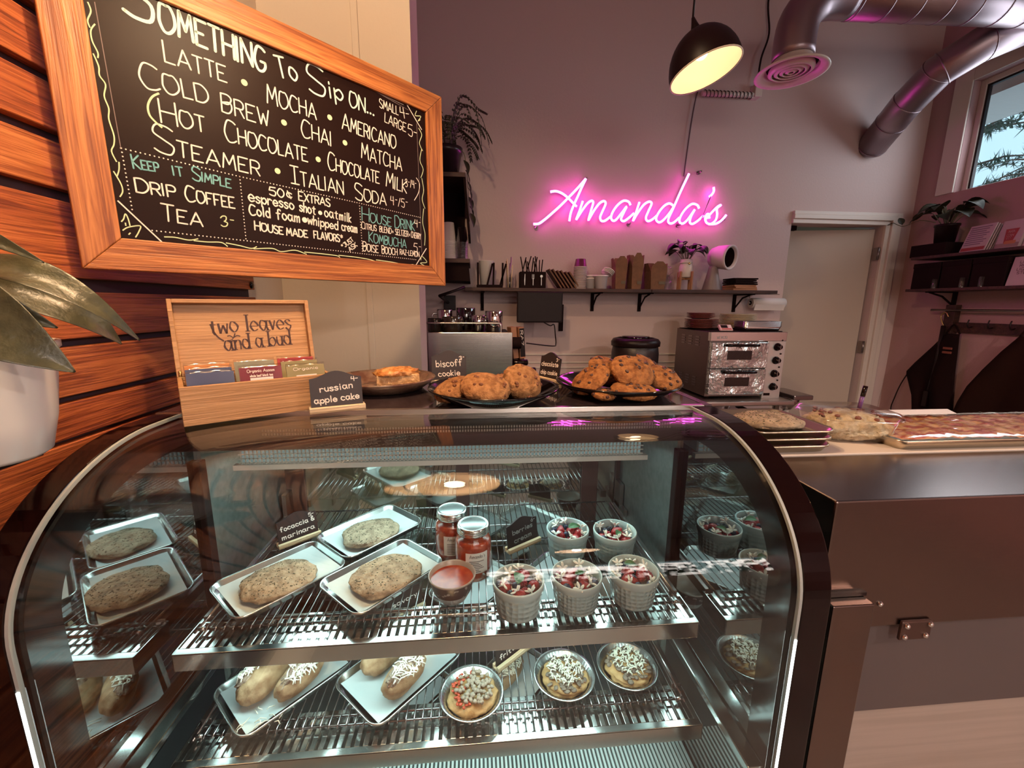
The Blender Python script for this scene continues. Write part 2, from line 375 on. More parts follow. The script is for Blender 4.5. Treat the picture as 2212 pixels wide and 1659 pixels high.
# high window
wn = thing('window_1', 'high side window with bare sky and branches outside', 'window'); wn['kind'] = 'structure'
b = B(); t = .035
for (y0, y1, z0, z1) in ((WY0, WY0+t, WZ0, WZ1), (WY1-t, WY1, WZ0, WZ1), (WY0+t, WY1-t, WZ0, WZ0+.015), (WY0+t, WY1-t, WZ1-t, WZ1)): b.box(XR+.05, XR+.09, y0, y1, z0, z1)
b.obj('window_frame', M_trim, wn, bevel=.003)
b = B()
for (y0, y1, z0, z1) in ((WY1-t-.012, WY1-t, WZ0+.015, WZ1-t), (WY0+t, WY1-t-.012, WZ1-t-.012, WZ1-t)): b.box(XR+.058, XR+.08, y0, y1, z0, z1)
b.obj('gasket', M_black, wn)
b = B(); b.box(XR+.066, XR+.070, WY0+t, WY1-t, WZ0+.015, WZ1-t); b.obj('pane', glass('window_glass', (1, 1, 1), .03), wn)
b = B(); b.box(XR-.012, XR, WY1, WY1+.11, WZ0-.0, WZ1+.09); b.box(XR-.012, XR, WY0-.09, WY1, WZ1, WZ1+.09); b.obj('window_casing', M_trim, wn, bevel=.004)
# eave and pines outside
struct(B().box(3.40, 3.9, -1.5, 6.5, 2.905, 2.98).obj('trim_3', pm('soffit', (.50, .45, .42), .8, bump=((4, 60, 4), .4, .01))), 'pale roof soffit outside the window')
M_pine2 = pm('pine_needles', (.045, .075, .05), .8); M_bark = pm('bark', (.10, .06, .04), .9)
def pine(loc, seed, label):
    R = random.Random(seed); t = thing('pine_tree', label, 'tree', loc, 0)
    B().tube([(0, 0, 0), (.05, 0, 1.6), (0, .05, 3.4)], [.12, .09, .03], 8).obj('trunk', M_bark, t)
    b = B(); q = B()
    for i in range(26):
        z = 1.1+2.3*R.random(); a = R.random()*2*PI; L = .4+.75*R.random()*(1-.15*(z-1))
        tip = Vector((math.cos(a)*L, math.sin(a)*L, z+.12*R.uniform(-1, 1))); q.tube([(0, 0, z), tip*.6+Vector((0, 0, z*.4+.05)), tip], [.016, .01, .004], 5)
        for k in range(40):
            u = .3+.7*R.random(); c = Vector((0, 0, z)).lerp(tip, u)
            dv = Vector((R.uniform(-1, 1), R.uniform(-1, 1), R.uniform(-.6, .9))).normalized()*(.07+.06*R.random())
            for _ in range(3):
                d2 = (dv+Vector((R.uniform(-1, 1), R.uniform(-1, 1), R.uniform(-1, 1)))*.04); s = d2.cross(Vector((.3, .2, 1))).normalized()*.007
                n0 = len(b.v); b.v += [tuple(c-s), tuple(c+s), tuple(c+d2)]; b.face((n0, n0+1, n0+2))
    q.obj('branches', M_bark, t); f = b.obj('needles', M_pine2, t); f['kind'] = 'stuff'
pine((5.6, 4.75, .55), 3, 'dark pine tree just outside the high window')
M_addhedge = pm('added_hedge_leaf', (.06, .09, .05), .7)
hd = thing('added_hedge', 'unseen foliage added to break up the shop window light', 'added_hedge', (1.7, -3.86, 1.3)); b = B(); R = random.Random(4)  # unseen leaves added to split the window reflection into streaks
for i in range(420):
    c = Vector((R.uniform(-2, 2), R.uniform(-.04, .04), abs(R.gauss(0, .42)) if R.random() < .8 else R.uniform(0, .9))); d = Vector((R.uniform(-1, 1), R.uniform(-.3, .3), R.uniform(-1, 1)))*.13; s = Vector((d.z, 0, -d.x))*.4; n0 = len(b.v); b.v += [tuple(c-d), tuple(c+s), tuple(c+d), tuple(c-s)]; b.face((n0, n0+1, n0+2, n0+3))
f = b.obj('foliage', M_addhedge, hd); f['kind'] = 'stuff'
for x in (-1.5, 0, 1.4): B().tube([(x, 0, -1.3), (x, 0, .3)], .02, 6).obj('stem', M_bark, hd)
pine((7.2, 5.0, .3), 9, 'smaller pine further off behind the first pine')
# ---------------------------------------------------------------- display case
ZT, Z1, Z2 = 1.31, .905, .71
def prof(off=0.0, zb=.50, n=26, y_end=.88):
    """curved glass line in (y,z), off>0 moves outward"""
    P = [(.515-off, zb)]
    for i in range(n+1):
        a = PI/2*i/n; P.append((.80-(.285+off)*math.cos(a), 1.085+(.22+off)*math.sin(a)))
    P.append((y_end, 1.305+off)); return P
case = thing('display_case', 'curved glass refrigerated bakery case with black ends', 'display case', (0, 0, 0))
def band(x0, x1, o_out, o_in, zb=.50, y_end=.90):
    b = B(); A = prof(o_out, zb, y_end=y_end); I = prof(o_in, zb, y_end=y_end); rows = []
    for p, q in zip(A, I): rows.append([(x0, *p), (x1, *p), (x1, *q), (x0, *q)])
    b.grid(rows, closed_v=True, smooth=False)
    b.face((3, 2, 1, 0)); n = len(b.v); b.face((n-4, n-3, n-2, n-1)); return b
for x0, x1 in ((-.642, -.598), (.486, .532)):
    band(x0, x1, .004, -.026, .0).obj('end_frame', M_gloss, case, bevel=.002)
for x0, x1 in ((-.598, -.5935), (.4815, .486)):
    band(x0, x1, .003, -.003).obj('edge_gasket', pm('gasket_grey', (.38, .40, .38), .5), case)
M_led = emis('led_strip', (.92, 1.0, .95), 3.5)
for x0, x1 in ((-.5978, -.5938), (.4818, .4858)):
    B().box(x0, x1, .5105, .5135, .50, 1.03).obj('led_strip', M_led, case)
b = B(); A = prof(0); I = prof(-.006); rows = [[(-.5935, *p), (.4815, *p)] for p in A]; b.grid(rows)
rows = [[(.4815, *p), (-.5935, *p)] for p in I]; b.grid(rows); b.obj('front_glass', M_glass, case)
for x0, x1, nm in ((-.598, -.592, 1), (.481, .487, 1)):
    P = prof(-.012, .50, y_end=.90); poly = [(x0, y, z) for y, z in P]+[(x0, .90, .50)]
    B().prism(poly, (x1-x0, 0, 0)).obj('end_panel', M_end, case)
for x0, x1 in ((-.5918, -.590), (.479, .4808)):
    band(x0, x1, -.012, -.062, .50, .88).obj('reflected_band', pm('frame_reflection', (.010, .005, .005), .12), case)  # dark band put in place of the end frame's reflection in the panel
M_inner = pm('brushed_liner', (.50, .54, .53), .34, 1.0, n=((3, 60, 60), (.40, .44, .43), .35, .7))
for x0, x1 in ((-.60, -.585), (.474, .489)):
    B().box(x0, x1, .90, 1.27, .50, 1.285).obj('liner_wall', M_inner, case)
    B().box(x0 if x0 < 0 else x0-.006, x1+(.006 if x0 < 0 else 0), .882, .905, .72, 1.20).obj('side_post', M_black, case, bevel=.002)
M_top = pm('dark_top', (.045, .030, .032), .07, .0, .8, coat=.6)
B().box(-.642, .532, .885, 1.285, 1.288, ZT).obj('top_panel', M_top, case, bevel=.002)
B().box(-.642, .515, .872, .885, 1.298, ZT+.001).obj('top_trim', M_steelx, case, bevel=.0015)
B().box(.516, .534, .873, 1.285, 1.297, ZT+.001).obj('end_trim', pm('end_trim', (.55, .5, .5), .12, 1.0), case, bevel=.0015)
B().box(-.592, .481, .89, .91, 1.222, 1.288).obj('fascia', pm('fascia_dark', (.045, .030, .028), .18), case)
b = B()
for i in range(150):
    x = -.45+i*.006
    for z in (1.262, 1.254): b.box(x, x+.0035, .8885, .8905, z, z+.005)
b.obj('air_slots', pm('slot_steel', (.5, .45, .42), .3, 1.0), case)
lf = B().box(-.535, .41, .952, 1.12, 1.170, 1.212).obj('light_fixture', M_inner, case, bevel=.003)
b = B(); b.box(-.545, .42, .938, .952, 1.158, 1.170); 
for i in range(106): x = -.53+i*.0088; b.box(x, x+.0025, .944, .947, 1.170, 1.214)
for z in (1.172, 1.182, 1.192, 1.202, 1.212): b.box(-.535, .41, .944, .947, z, z+.0022)
b.obj('grille', pm('grille_white', (.62, .66, .63), .35), lf)
B().box(-.52, .395, .965, 1.115, 1.1665, 1.1695).obj('diffuser', emis('case_tube', (.74, 1.0, .98), 1.3), lf)
B().box(-.53, .405, .9500, .9515, 1.173, 1.210).obj('front_tube', emis('front_tube', (.62, .85, .82), .18), lf)
lt = bpy.data.lights.new('case_lamp', 'AREA'); lt.shape = 'RECTANGLE'; lt.size = .9; lt.size_y = .14; lt.energy = 3.0; lt.color = (.68, 1.0, .97)
lo = bpy.data.objects.new('case_lamp', lt); COL.objects.link(lo); lo.location = (-.06, 1.04, 1.163); lo.rotation_euler = (math.radians(-12), 0, 0); lo.parent = case
lt = bpy.data.lights.new('shelf_fill', 'AREA'); lt.shape = 'RECTANGLE'; lt.size = .9; lt.size_y = .02; lt.energy = 1.1; lt.color = (.68, 1.0, .97)  # added fill light under the upper lip, brightens the lower shelf
lo = bpy.data.objects.new('shelf_fill', lt); COL.objects.link(lo); lo.location = (-.06, .745, .868); lo.rotation_euler = (math.radians(10), 0, 0); lo.parent = case
b = B()
for (x0, x1) in ((-.60, -.53), (-.065, -.022), (.345, .40)): b.box(x0, x1, 1.262, 1.28, .55, 1.20)
b.box(-.60, .489, 1.262, 1.28, 1.17, 1.288); b.box(-.60, .489, 1.262, 1.28, .50, .57); b.box(.46, .489, 1.262, 1.28, .55, 1.2)
b.obj('rear_door_frame', pm('frame_dark', (.05, .022, .018), .3), case, bevel=.002)
for x0, x1 in ((-.53, -.065), (-.022, .345), (.40, .46)):
    B().box(x0, x1, 1.268, 1.272, .57, 1.17).obj('rear_door_pane', M_door, case)
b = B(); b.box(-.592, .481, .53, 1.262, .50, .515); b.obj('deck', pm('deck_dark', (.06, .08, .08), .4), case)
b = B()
for i in range(116): x = -.585+i*.0092; b.box(x, x+.0046, .55, .80, .515, .519)  # pale bars over dark deck, in place of light stripes from the wires
b.obj('deck_stripes', pm('deck_stripe', (.60, .66, .64), .35), case)
for x0, x1 in ((-.59, -.562), (.451, .479)):
    B().box(x0, x1, .53, .90, .752, .768).obj('side_ledge', M_case, case, bevel=.002)
b = B(); b.box(-.60, .489, .535, 1.28, .05, .50); b.obj('base', M_dsteel, case, bevel=.004)
lt = bpy.data.lights.new('deck_fill', 'AREA'); lt.shape = 'RECTANGLE'; lt.size = .9; lt.size_y = .02; lt.energy = 0.9; lt.color = (.68, 1.0, .97)  # fill light added below the lower shelf to brighten the deck
lo = bpy.data.objects.new('deck_fill', lt); COL.objects.link(lo); lo.location = (-.06, .69, .655); lo.parent = case
def shelf(z, yf, yb=1.225, x0=-.56, x1=.452):
    s = B(); s.box(x0, x1, yf, yf+.0025, z-.046, z-.010); s.box(x0, x1, yf, yf+.014, z-.013, z-.0105); s.box(x0, x1, yf+.078, yf+.092, z-.013, z-.0105)
    for i in range(60): xa = x0+.006+(x1-x0-.012)*i/60; s.box(xa, xa+.0098, yf+.014, yf+.078, z-.013, z-.0105)  # bright strips and gaps shaped to stand for reflected wire stripes
    s.box(x0, x1, yf+.0025, yf+.09, z-.030, z-.028)
    s.box(x0, x0+.0025, yf, yf+.088, z-.046, z-.010); s.box(x1-.0025, x1, yf, yf+.088, z-.046, z-.010)
    sh = s.obj('shelf', M_polish, case, bevel=.0006)
    q = B()
    for x in (x0+.004, x1-.024): q.box(x, x+.02, yf+.088, yb, z-.028, z-.004)
    q.obj('side_rail', M_dsteel, sh, bevel=.001)
    q = B(); n = 58; r0 = yf+.050
    for i in range(n):
        x = x0+.035+(x1-x0-.07)*i/(n-1); q.tube([(x, r0-.006, z-.001), (x, r0, z+.0025), (x, yb, z+.0025)], .0014, 6)
    for y in (r0, r0+.02, (r0+yb)/2+.03, yb-.12, yb): q.tube([(x0+.03, y, z-.0005), (x1-.03, y, z-.0005)], .0024, 8)
    for x in (x0+.018, x1-.018): q.tube([(x, r0-.01, z), (x, yb, z)], .0024, 8); q.tube([(x, r0, z), (x+(.014 if x < 0 else -.014), r0, z)], .004, 8)
    q.obj('wire_rack', M_wire, sh)
    q = B()
    for x in (x0-.02, x1+.008): q.box(x, x+.012, yb-.05, yb+.036, z-.03, z-.008); q.box(x, x+.012, yb-.01, yb+.036, z-.03, z+.06)
    q.obj('bracket', M_dsteel, sh)
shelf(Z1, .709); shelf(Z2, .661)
# ---------------------------------------------------------------- menu board
du = Vector((.728, .686, 0)).normalized(); P0 = Vector((-.097, 1.386, 0))-du*.815
mb = thing('chalkboard_menu', 'framed black chalkboard drinks menu hung on the plank wall', 'menu board', (P0.x, P0.y, H+.058), math.atan2(du.y, du.x))
WBW, WBH, FW = .823, .548, .058
Mh = wood('frame_oak_h', (.20, .052, .012), (.38, .125, .032), (.52, .20, .058), 'X', .45); Mv = wood('frame_oak_v', (.20, .052, .012), (.38, .125, .032), (.52, .20, .058), 'Z', .45)
def rail(pts, mt):
    b = B(); poly = [(x, 0, z) for x, z in pts]; b.prism(poly, (0, .022, 0)); b.obj('frame_rail', mt, mb, bevel=.002)
rail([(0, 0), (WBW, 0), (WBW-FW, FW), (FW, FW)], Mh); rail([(0, WBH), (FW, WBH-FW), (WBW-FW, WBH-FW), (WBW, WBH)], Mh)
rail([(0, 0), (FW, FW), (FW, WBH-FW), (0, WBH)], Mv); rail([(WBW, 0), (WBW, WBH), (WBW-FW, WBH-FW), (WBW-FW, FW)], Mv)
B().box(FW-.004, WBW-FW+.004, .007, .014, FW-.004, WBH-FW+.004).obj('slate', M_board, mb)
B().box(.30, .62, .022, .032, WBH-.10, WBH-.04).obj('hanging_cleat', M_dwood, mb)
fr = plane((0, .0066, 0), (1, 0, 0), (0, 0, 1))
TX = [('S',0.1117,0.444,0.1544,0.4514,0.0837,'A',1,0.006),
('OMETHING',0.1600,0.4425,0.338,0.4374,0.0444,'A',1,0.0052),
('To',0.3641,0.4375,0.4061,0.4443,0.0401,'A',1,0.004),
('Sip',0.432,0.4304,0.5136,0.4368,0.0369,'A',1.6,0.004),
('ON...',0.5303,0.4328,0.5982,0.4294,0.0339,'A',1,0.0036),
('LATTE',0.1605,0.3888,0.2646,0.3893,0.0295,'W',1.2,0),
('MOCHA',0.3359,0.3765,0.4426,0.3746,0.0323,'W',1.15,0),
('AMERICANO',0.5067,0.373,0.661,0.3661,0.0315,'W',1.15,0),
('COLD',0.1207,0.3327,0.224,0.3373,0.0314,'W',1.3,0),
('BREW',0.2462,0.3299,0.3379,0.328,0.0313,'W',1.1,0),
('CHAI',0.4055,0.327,0.476,0.3247,0.0321,'W',1.15,0),
('MATCHA',0.5554,0.3167,0.6779,0.3128,0.0328,'W',1.1,0),
('HOT',0.1423,0.2798,0.2124,0.2804,0.0289,'W',1.4,0),
('CHOCOLATE',0.2471,0.2752,0.4181,0.273,0.0299,'W',1.35,0),
('CHOCOLATE',0.4637,0.269,0.6078,0.2643,0.0293,'W',1.35,0),
('MILK',0.6248,0.2619,0.6907,0.2564,0.0331,'W',1.15,0),
('3_/4_',0.6883,0.2734,0.73,0.2753,0.0202,'W',1,0.002),
('STEAMER',0.1263,0.2249,0.3099,0.2188,0.0286,'W',1.7,0),
('!TALIAN',0.3723,0.2173,0.4993,0.2168,0.0309,'W',1.25,0),
('SODA',0.5317,0.2116,0.6264,0.2117,0.0295,'W',1.35,0),
('4_/5_',0.6369,0.2159,0.6967,0.2161,0.0225,'W',1,0.002),
('KEEP',0.0913,0.186,0.133,0.1881,0.0157,'B',1.5,0.003),
('IT',0.1505,0.187,0.1659,0.1878,0.0164,'B',1,0.003),
('SIMPLE',0.1806,0.1858,0.251,0.1823,0.0173,'B',1.45,0.003),
('DRIP',0.0902,0.145,0.1538,0.1461,0.0212,'W',1.15,0),
('COFFEE',0.1653,0.143,0.2539,0.1428,0.022,'W',1.3,0),
('TEA',0.1227,0.0999,0.1878,0.0969,0.0249,'W',1.25,0),
('3_',0.2208,0.1023,0.2445,0.1018,0.0209,'G',1,0.0025),
('50¢',0.3226,0.1827,0.3704,0.1835,0.0172,'W',1,0.0032),
('EXTRAS',0.386,0.1833,0.4652,0.1811,0.0172,'W',1.15,0.0032),
('espresso',0.2788,0.1622,0.3767,0.16,0.021,'W',1.15,0.0035),
('shot',0.386,0.1584,0.4263,0.1564,0.0214,'W',1,0.0035),
('•',0.4321,0.1573,0.4378,0.1571,0.0152,'W',1,0.004),
('oat',0.4457,0.155,0.4788,0.1534,0.0222,'W',1,0.0032),
('milk',0.4837,0.153,0.5186,0.1512,0.0217,'W',1,0.003),
('Cold',0.2778,0.1333,0.3228,0.1333,0.0209,'W',1,0.0035),
('foam',0.3326,0.1328,0.3891,0.1317,0.0218,'W',1,0.0035),
('•',0.3926,0.1343,0.3991,0.1342,0.0149,'W',1,0.005),
('whipped',0.4032,0.1316,0.4818,0.128,0.021,'W',1,0.0032),
('cream',0.488,0.1277,0.5352,0.1268,0.022,'W',1,0.003),
('HOUSE',0.2848,0.1023,0.3477,0.1002,0.0162,'W',1.15,0.0034),
('MADE',0.3517,0.0997,0.4039,0.0996,0.016,'W',1,0.0034),
('FLAVORS*',0.4151,0.0998,0.4934,0.0986,0.0169,'W',1,0.0032),
('*JUST',0.4885,0.082,0.5233,0.1055,0.0105,'W',1,0.0022),
('ASK',0.5071,0.0769,0.529,0.0931,0.0106,'W',1,0.0022),
('HOUSE',0.5467,0.1611,0.6397,0.1573,0.023,'B',1.5,0.0026),
('DRINK',0.6473,0.1571,0.7184,0.1562,0.0256,'B',1.25,0.0026),
('4_',0.7155,0.1663,0.7355,0.1664,0.021,'W',1,0.002),
('CITRUS',0.544,0.1396,0.592,0.1387,0.0144,'W',1.2,0.002),
('BLEND+',0.5977,0.1382,0.6462,0.1369,0.0149,'W',1,0.002),
('SELTZER+',0.6477,0.1371,0.7011,0.1359,0.0154,'W',1,0.002),
('CHERRY',0.7011,0.1359,0.7392,0.1337,0.0158,'W',1,0.002),
('KOMBUCHA',0.5636,0.1076,0.6868,0.1044,0.0226,'B',1.15,0.0026),
('5_',0.7092,0.096,0.7343,0.0957,0.024,'W',1,0.002),
('BOISE',0.5444,0.0828,0.5944,0.0814,0.0183,'W',1.3,0.0024),
('BOOCH',0.6016,0.0809,0.6556,0.0807,0.0177,'W',1.2,0.0024),
('RAZ-LEMON',0.6604,0.0837,0.732,0.0821,0.0145,'W',1,0.002),
('SMALL',0.6161,0.4561,0.6774,0.4549,0.0207,'W',1,0.0024),
('4-',0.6816,0.4504,0.7123,0.455,0.0261,'W',1,0.0024),
('LARGE',0.6295,0.4244,0.6998,0.4181,0.0223,'W',1,0.0024),
('5-',0.7041,0.4122,0.7357,0.4124,0.0292,'W',1,0.0024)]
LN = {'dots':[(0.2935,0.4004),(0.3674,0.3452),(0.4762,0.3889),(0.5117,0.3415),(0.4399,0.2854),(0.3441,0.2379)],
'd1':[(0.0775,0.217),(0.2658,0.2093),(0.5415,0.203),(0.7417,0.1961)],
'd2':[(0.0781,0.2172),(0.0802,0.1051)],
'd3':[(0.2658,0.2093),(0.2648,0.0744)],
'd4':[(0.5415,0.203),(0.5425,0.0742)],
'd5':[(0.1049,0.078),(0.3684,0.0764),(0.7215,0.0731)],
'l1':[(0.0728,0.4455),(0.0775,0.217)],
'l2':[(0.3144,0.5255),(0.7072,0.4782)],
'l3':[(0.7342,0.452),(0.7377,0.0961)],
'c1':[(0.0616,0.1245),(0.1171,0.0581)],
'c2':[(0.7555,0.1099),(0.7141,0.0565)],
'c3':[(0.7002,0.4935),(0.7515,0.44)],
'par':[(0.1448,0.3295),(0.1335,0.3195),(0.1256,0.3029),(0.1257,0.2874),(0.1326,0.2777),(0.1425,0.2695)],
'par2':[(0.7263,0.3049),(0.7372,0.2907),(0.7329,0.2657),(0.7171,0.2412)],
'v1':[(0.0639,0.4413),(0.0661,0.4288),(0.0601,0.4125),(0.0616,0.4021)],
'v2':[(0.0689,0.4108),(0.0622,0.3983),(0.0618,0.3822),(0.0666,0.3666),(0.0655,0.3577)],
'v3':[(0.0604,0.3627),(0.0649,0.3447),(0.0642,0.3302),(0.0702,0.3179),(0.066,0.2983),(0.0695,0.2796),(0.0673,0.2618),(0.0707,0.2366),(0.0688,0.2208),(0.0641,0.2082),(0.0688,0.1917)],
'v4':[(0.072,0.1925),(0.0703,0.1789),(0.0663,0.1671)],
'v5':[(0.0624,0.1748),(0.0698,0.1553),(0.0707,0.142),(0.0656,0.1316)],
'v6':[(0.1218,0.0681),(0.1392,0.0693),(0.1613,0.0666),(0.1772,0.0711)],
'v7':[(0.1689,0.0665),(0.1925,0.0664),(0.2173,0.0682),(0.2283,0.0609)],
'v8':[(0.2257,0.0682),(0.2513,0.0652),(0.2735,0.0616),(0.2851,0.0668)],
'v9':[(0.2781,0.0611),(0.3166,0.0659),(0.336,0.0606),(0.3676,0.0668),(0.394,0.0596)],
'v10':[(0.3889,0.0646),(0.434,0.0644),(0.4698,0.0631),(0.4781,0.0592)],
'v11':[(0.4748,0.0646),(0.5205,0.064),(0.5608,0.0613),(0.5815,0.0569)],
'v12':[(0.5818,0.0618),(0.6331,0.0596),(0.6717,0.056),(0.7059,0.0585)],
't1':[(0.2308,0.5197),(0.2575,0.5275),(0.2811,0.5254),(0.3057,0.5233),(0.3277,0.5186)],
't2':[(0.3136,0.5167),(0.3583,0.5187),(0.4057,0.5105),(0.436,0.5058)],
't3':[(0.4258,0.5084),(0.4579,0.5125),(0.4907,0.5066),(0.5254,0.5015),(0.5558,0.4992)],
't4':[(0.5522,0.501),(0.5875,0.4934),(0.6207,0.4897),(0.6557,0.488),(0.6923,0.4863)],
'r1':[(0.7402,0.4417),(0.7509,0.4264),(0.7418,0.4018),(0.7525,0.3835)],
'r2':[(0.7494,0.389),(0.7415,0.3559),(0.7522,0.3332),(0.7429,0.3084)],
'r3':[(0.7462,0.3079),(0.7516,0.2757),(0.7455,0.2488),(0.7547,0.2244)],
'r4':[(0.7496,0.2235),(0.7446,0.1834),(0.7519,0.1512),(0.7488,0.1174)],
'f1':[(0.062,0.0878),(0.0659,0.0932),(0.0696,0.1027),(0.0724,0.0942),(0.0735,0.0821)],
'f2':[(0.062,0.0724),(0.0705,0.0792),(0.0881,0.0841),(0.0847,0.0728),(0.0788,0.0621)],
'f3':[(0.0676,0.087),(0.0676,0.0813)],
'f4':[(0.0695,0.066),(0.0726,0.0697)],
'f5':[(0.7334,0.0728),(0.7373,0.0852),(0.7557,0.0691),(0.7313,0.0645),(0.7534,0.0552)],
'f6':[(0.7356,0.4848),(0.7302,0.4712),(0.7496,0.4748),(0.7393,0.4596),(0.7476,0.4657)]}
NE = {'A1':[(0.754,2.366),(0.715,2.321),(0.675,2.279),(0.636,2.24),(0.583,2.188),(0.523,2.135),(0.476,2.096),(0.439,2.072),(0.405,2.069)],
'A2':[(0.755,2.366),(0.729,2.312),(0.704,2.254),(0.678,2.197),(0.659,2.145),(0.651,2.094)],
'A3':[(0.516,2.277),(0.553,2.282),(0.594,2.27),(0.636,2.243),(0.678,2.206),(0.699,2.188)],
'm':[(0.739,2.224),(0.721,2.166),(0.699,2.107),(0.709,2.121),(0.741,2.17),(0.774,2.212),(0.801,2.228),(0.812,2.216),(0.8,2.168),(0.784,2.105),(0.795,2.123),(0.824,2.172),(0.857,2.214),(0.886,2.228),(0.899,2.212),(0.88,2.164),(0.865,2.125),(0.875,2.101),(0.901,2.103),(0.938,2.13)],
'a1':[(1.074,2.207),(1.059,2.229),(1.023,2.234),(0.983,2.205),(0.951,2.159),(0.942,2.123),(0.955,2.104),(0.978,2.111),(1.014,2.154),(1.047,2.197),(1.028,2.155),(1.013,2.115),(1.033,2.103),(1.065,2.123),(1.102,2.156)],
'n':[(1.136,2.228),(1.119,2.17),(1.098,2.106),(1.124,2.151),(1.166,2.21),(1.203,2.233),(1.223,2.221),(1.204,2.172),(1.189,2.129),(1.203,2.107),(1.233,2.117),(1.27,2.148)],
'd':[(1.383,2.209),(1.35,2.226),(1.312,2.207),(1.276,2.161),(1.263,2.121),(1.284,2.101),(1.315,2.116),(1.358,2.166),(1.39,2.219)],
'd2':[(1.474,2.42),(1.428,2.314),(1.381,2.196),(1.351,2.123),(1.36,2.097),(1.39,2.101),(1.429,2.135)],
'a2':[(1.567,2.198),(1.552,2.22),(1.515,2.227),(1.474,2.198),(1.442,2.152),(1.432,2.112),(1.454,2.096),(1.488,2.12),(1.536,2.19),(1.515,2.147),(1.508,2.107),(1.528,2.096),(1.562,2.115),(1.605,2.153)],
'ap':[(1.659,2.34),(1.663,2.314),(1.65,2.291),(1.634,2.278)],
's':[(1.627,2.133),(1.658,2.17),(1.698,2.211),(1.724,2.225),(1.698,2.201),(1.703,2.162),(1.696,2.125),(1.666,2.1),(1.634,2.104),(1.619,2.13),(1.625,2.158),(1.641,2.163),(1.649,2.134)],
's2':[(1.647,2.097),(1.699,2.101),(1.74,2.125),(1.77,2.16)]}

BT = {k: B() for k in 'AWBG'}
for (t, x0, y0, x1, y1, h, c, f1, wd) in TX: write(BT[c], t, (x0, y0), (x1-(.004 if len(t) > 3 and h < .03 else 0), y1), h, fr, (wd*.85 if c != 'A' else wd) or .0028, f1)
for p in LN['dots']: BT['G'].dot(p, .0062, fr, 14)
def line(b, P, w): 
    for a, c in zip(P[:-1], P[1:]): b.ribbon([a, c], w, fr)
def dots(b, P, step, r):
    for a, c in zip(P[:-1], P[1:]):
        L = math.hypot(c[0]-a[0], c[1]-a[1]); k = int(L/step)
        for i in range(k): b.dot((a[0]+(c[0]-a[0])*i/k, a[1]+(c[1]-a[1])*i/k), r, fr, 7)
for k in ('d1', 'd2', 'd3', 'd4', 'd5'): dots(BT['W'], LN[k], .0066, .0013)
M_faint = pm('chalk_faint', (.20, .15, .15), .9)
for k in ('l1', 'l2', 'l3'): lb = B(); line(lb, LN[k], .0012); lb.obj('guide_line', M_faint, mb)
for k in ('c1', 'c2', 'c3'): line(BT['W'], LN[k], .0024)
q = B(); q.ribbon(crom(LN['par']), .0032, fr); q.obj('bracket_stroke', M_chalkg, mb)
BT['W'].ribbon(crom(LN['par2']), .002, fr)
for k, P in LN.items():
    if k[0] in 'vtrf': q = B(); q.ribbon(crom(P), .0020, fr); q.obj('leaf_drawing' if k[0] == 'f' else 'vine_drawing', M_faint if k[0] == 't' else M_chalkg, mb)
BT['A'].obj('header_lettering', M_chalkt, mb); BT['W'].obj('white_lettering', M_chalk, mb)
BT['B'].obj('teal_lettering', M_chalkb, mb); BT['G'].obj('green_lettering', M_chalkg, mb)
# ---------------------------------------------------------------- pendant lamps
M_lampin = pm('lamp_enamel', (.75, .60, .46), .6, emit=(1.0, .72, .48), es=.05)
M_bulb = emis('bulb', (1.0, .74, .45), 40)
def pendant(loc, tilt, label, energy, ztop, sc=1.0, bst=40, col=(1.0, .70, .42)):
    t = thing('pendant_lamp', label, 'lamp', loc, rot=tilt, group=None)
    pr = [(.136*math.sin(a), .158*math.cos(a)) for a in [PI/2*i/12 for i in range(1, 13)]]
    pr = [(.02, .158)]+pr
    b = B(); b.lathe([(r, z) for r, z in pr]+[(.136, -.004)], 40); b.obj('shade', M_black, t)
    b = B(); b.lathe([(r*.97, z*.97-.002) for r, z in pr], 40); b.obj('shade_lining', M_lampin, t)
    b = B(); b.lathe([(.133, -.004), (.137, -.004), (.137, 0), (.133, 0)], 40); b.obj('rim', M_lampin, t)
    b = B(); b.lathe([(0, .215), (.006, .21), (.012, .185), (.02, .16), (.022, .12), (0, .12)], 16); b.obj('cap', M_black, t)
    b = B(); b.blob((0, 0, .085), .032, .032, .038, nu=16, nv=10); b.obj('bulb', emis('bulb', (1.0, .74, .45), bst), t)
    t.scale = (sc,)*3; Mi = t.rotation_euler.to_matrix().inverted(); up = Mi @ Vector((0, 0, (ztop-loc[2])/sc)); 
    b = B(); a0 = Vector((0, 0, .21)); b.tube([a0, a0.lerp(up, .06)+Vector((0, 0, .01)), up], .004, 6); b.obj('cord', M_black, t)
    l = bpy.data.lights.new('bulb_light', 'POINT'); l.energy = energy; l.color = col; l.shadow_soft_size = .03
    o = bpy.data.objects.new('bulb_light', l); COL.objects.link(o); o.parent = t; o.location = (0, 0, .03)
pendant((.93, 1.80, 2.455), (math.radians(-8), math.radians(-15), 0), 'black dome pendant lamp hanging in front of the back wall', .6, ZC, 1.0, 5)
pendant((-.09, .63, 2.26), (0, 0, 0), 'black dome pendant lamp hanging above the display case, out of the photo', 20, ZC, 1.4)
pendant((-.35, .55, 3.05), (0, 0, 0), 'black dome pendant lamp high above the menu board, out of the photo', 42, ZC, 1.3)
pendant((2.3, -.6, 2.35), (0, 0, 0), 'unseen fill pendant added behind the camera on the right', 62, ZC, 1.2, 40, (1.0, .83, .72))  # added out of view to brighten the back wall
pendant((.7, -1.6, 2.35), (0, 0, 0), 'unseen fill pendant added behind the camera in the middle', 52, ZC, 1.2, 40, (1.0, .83, .72))  # second unseen fill, added for the back wall as well
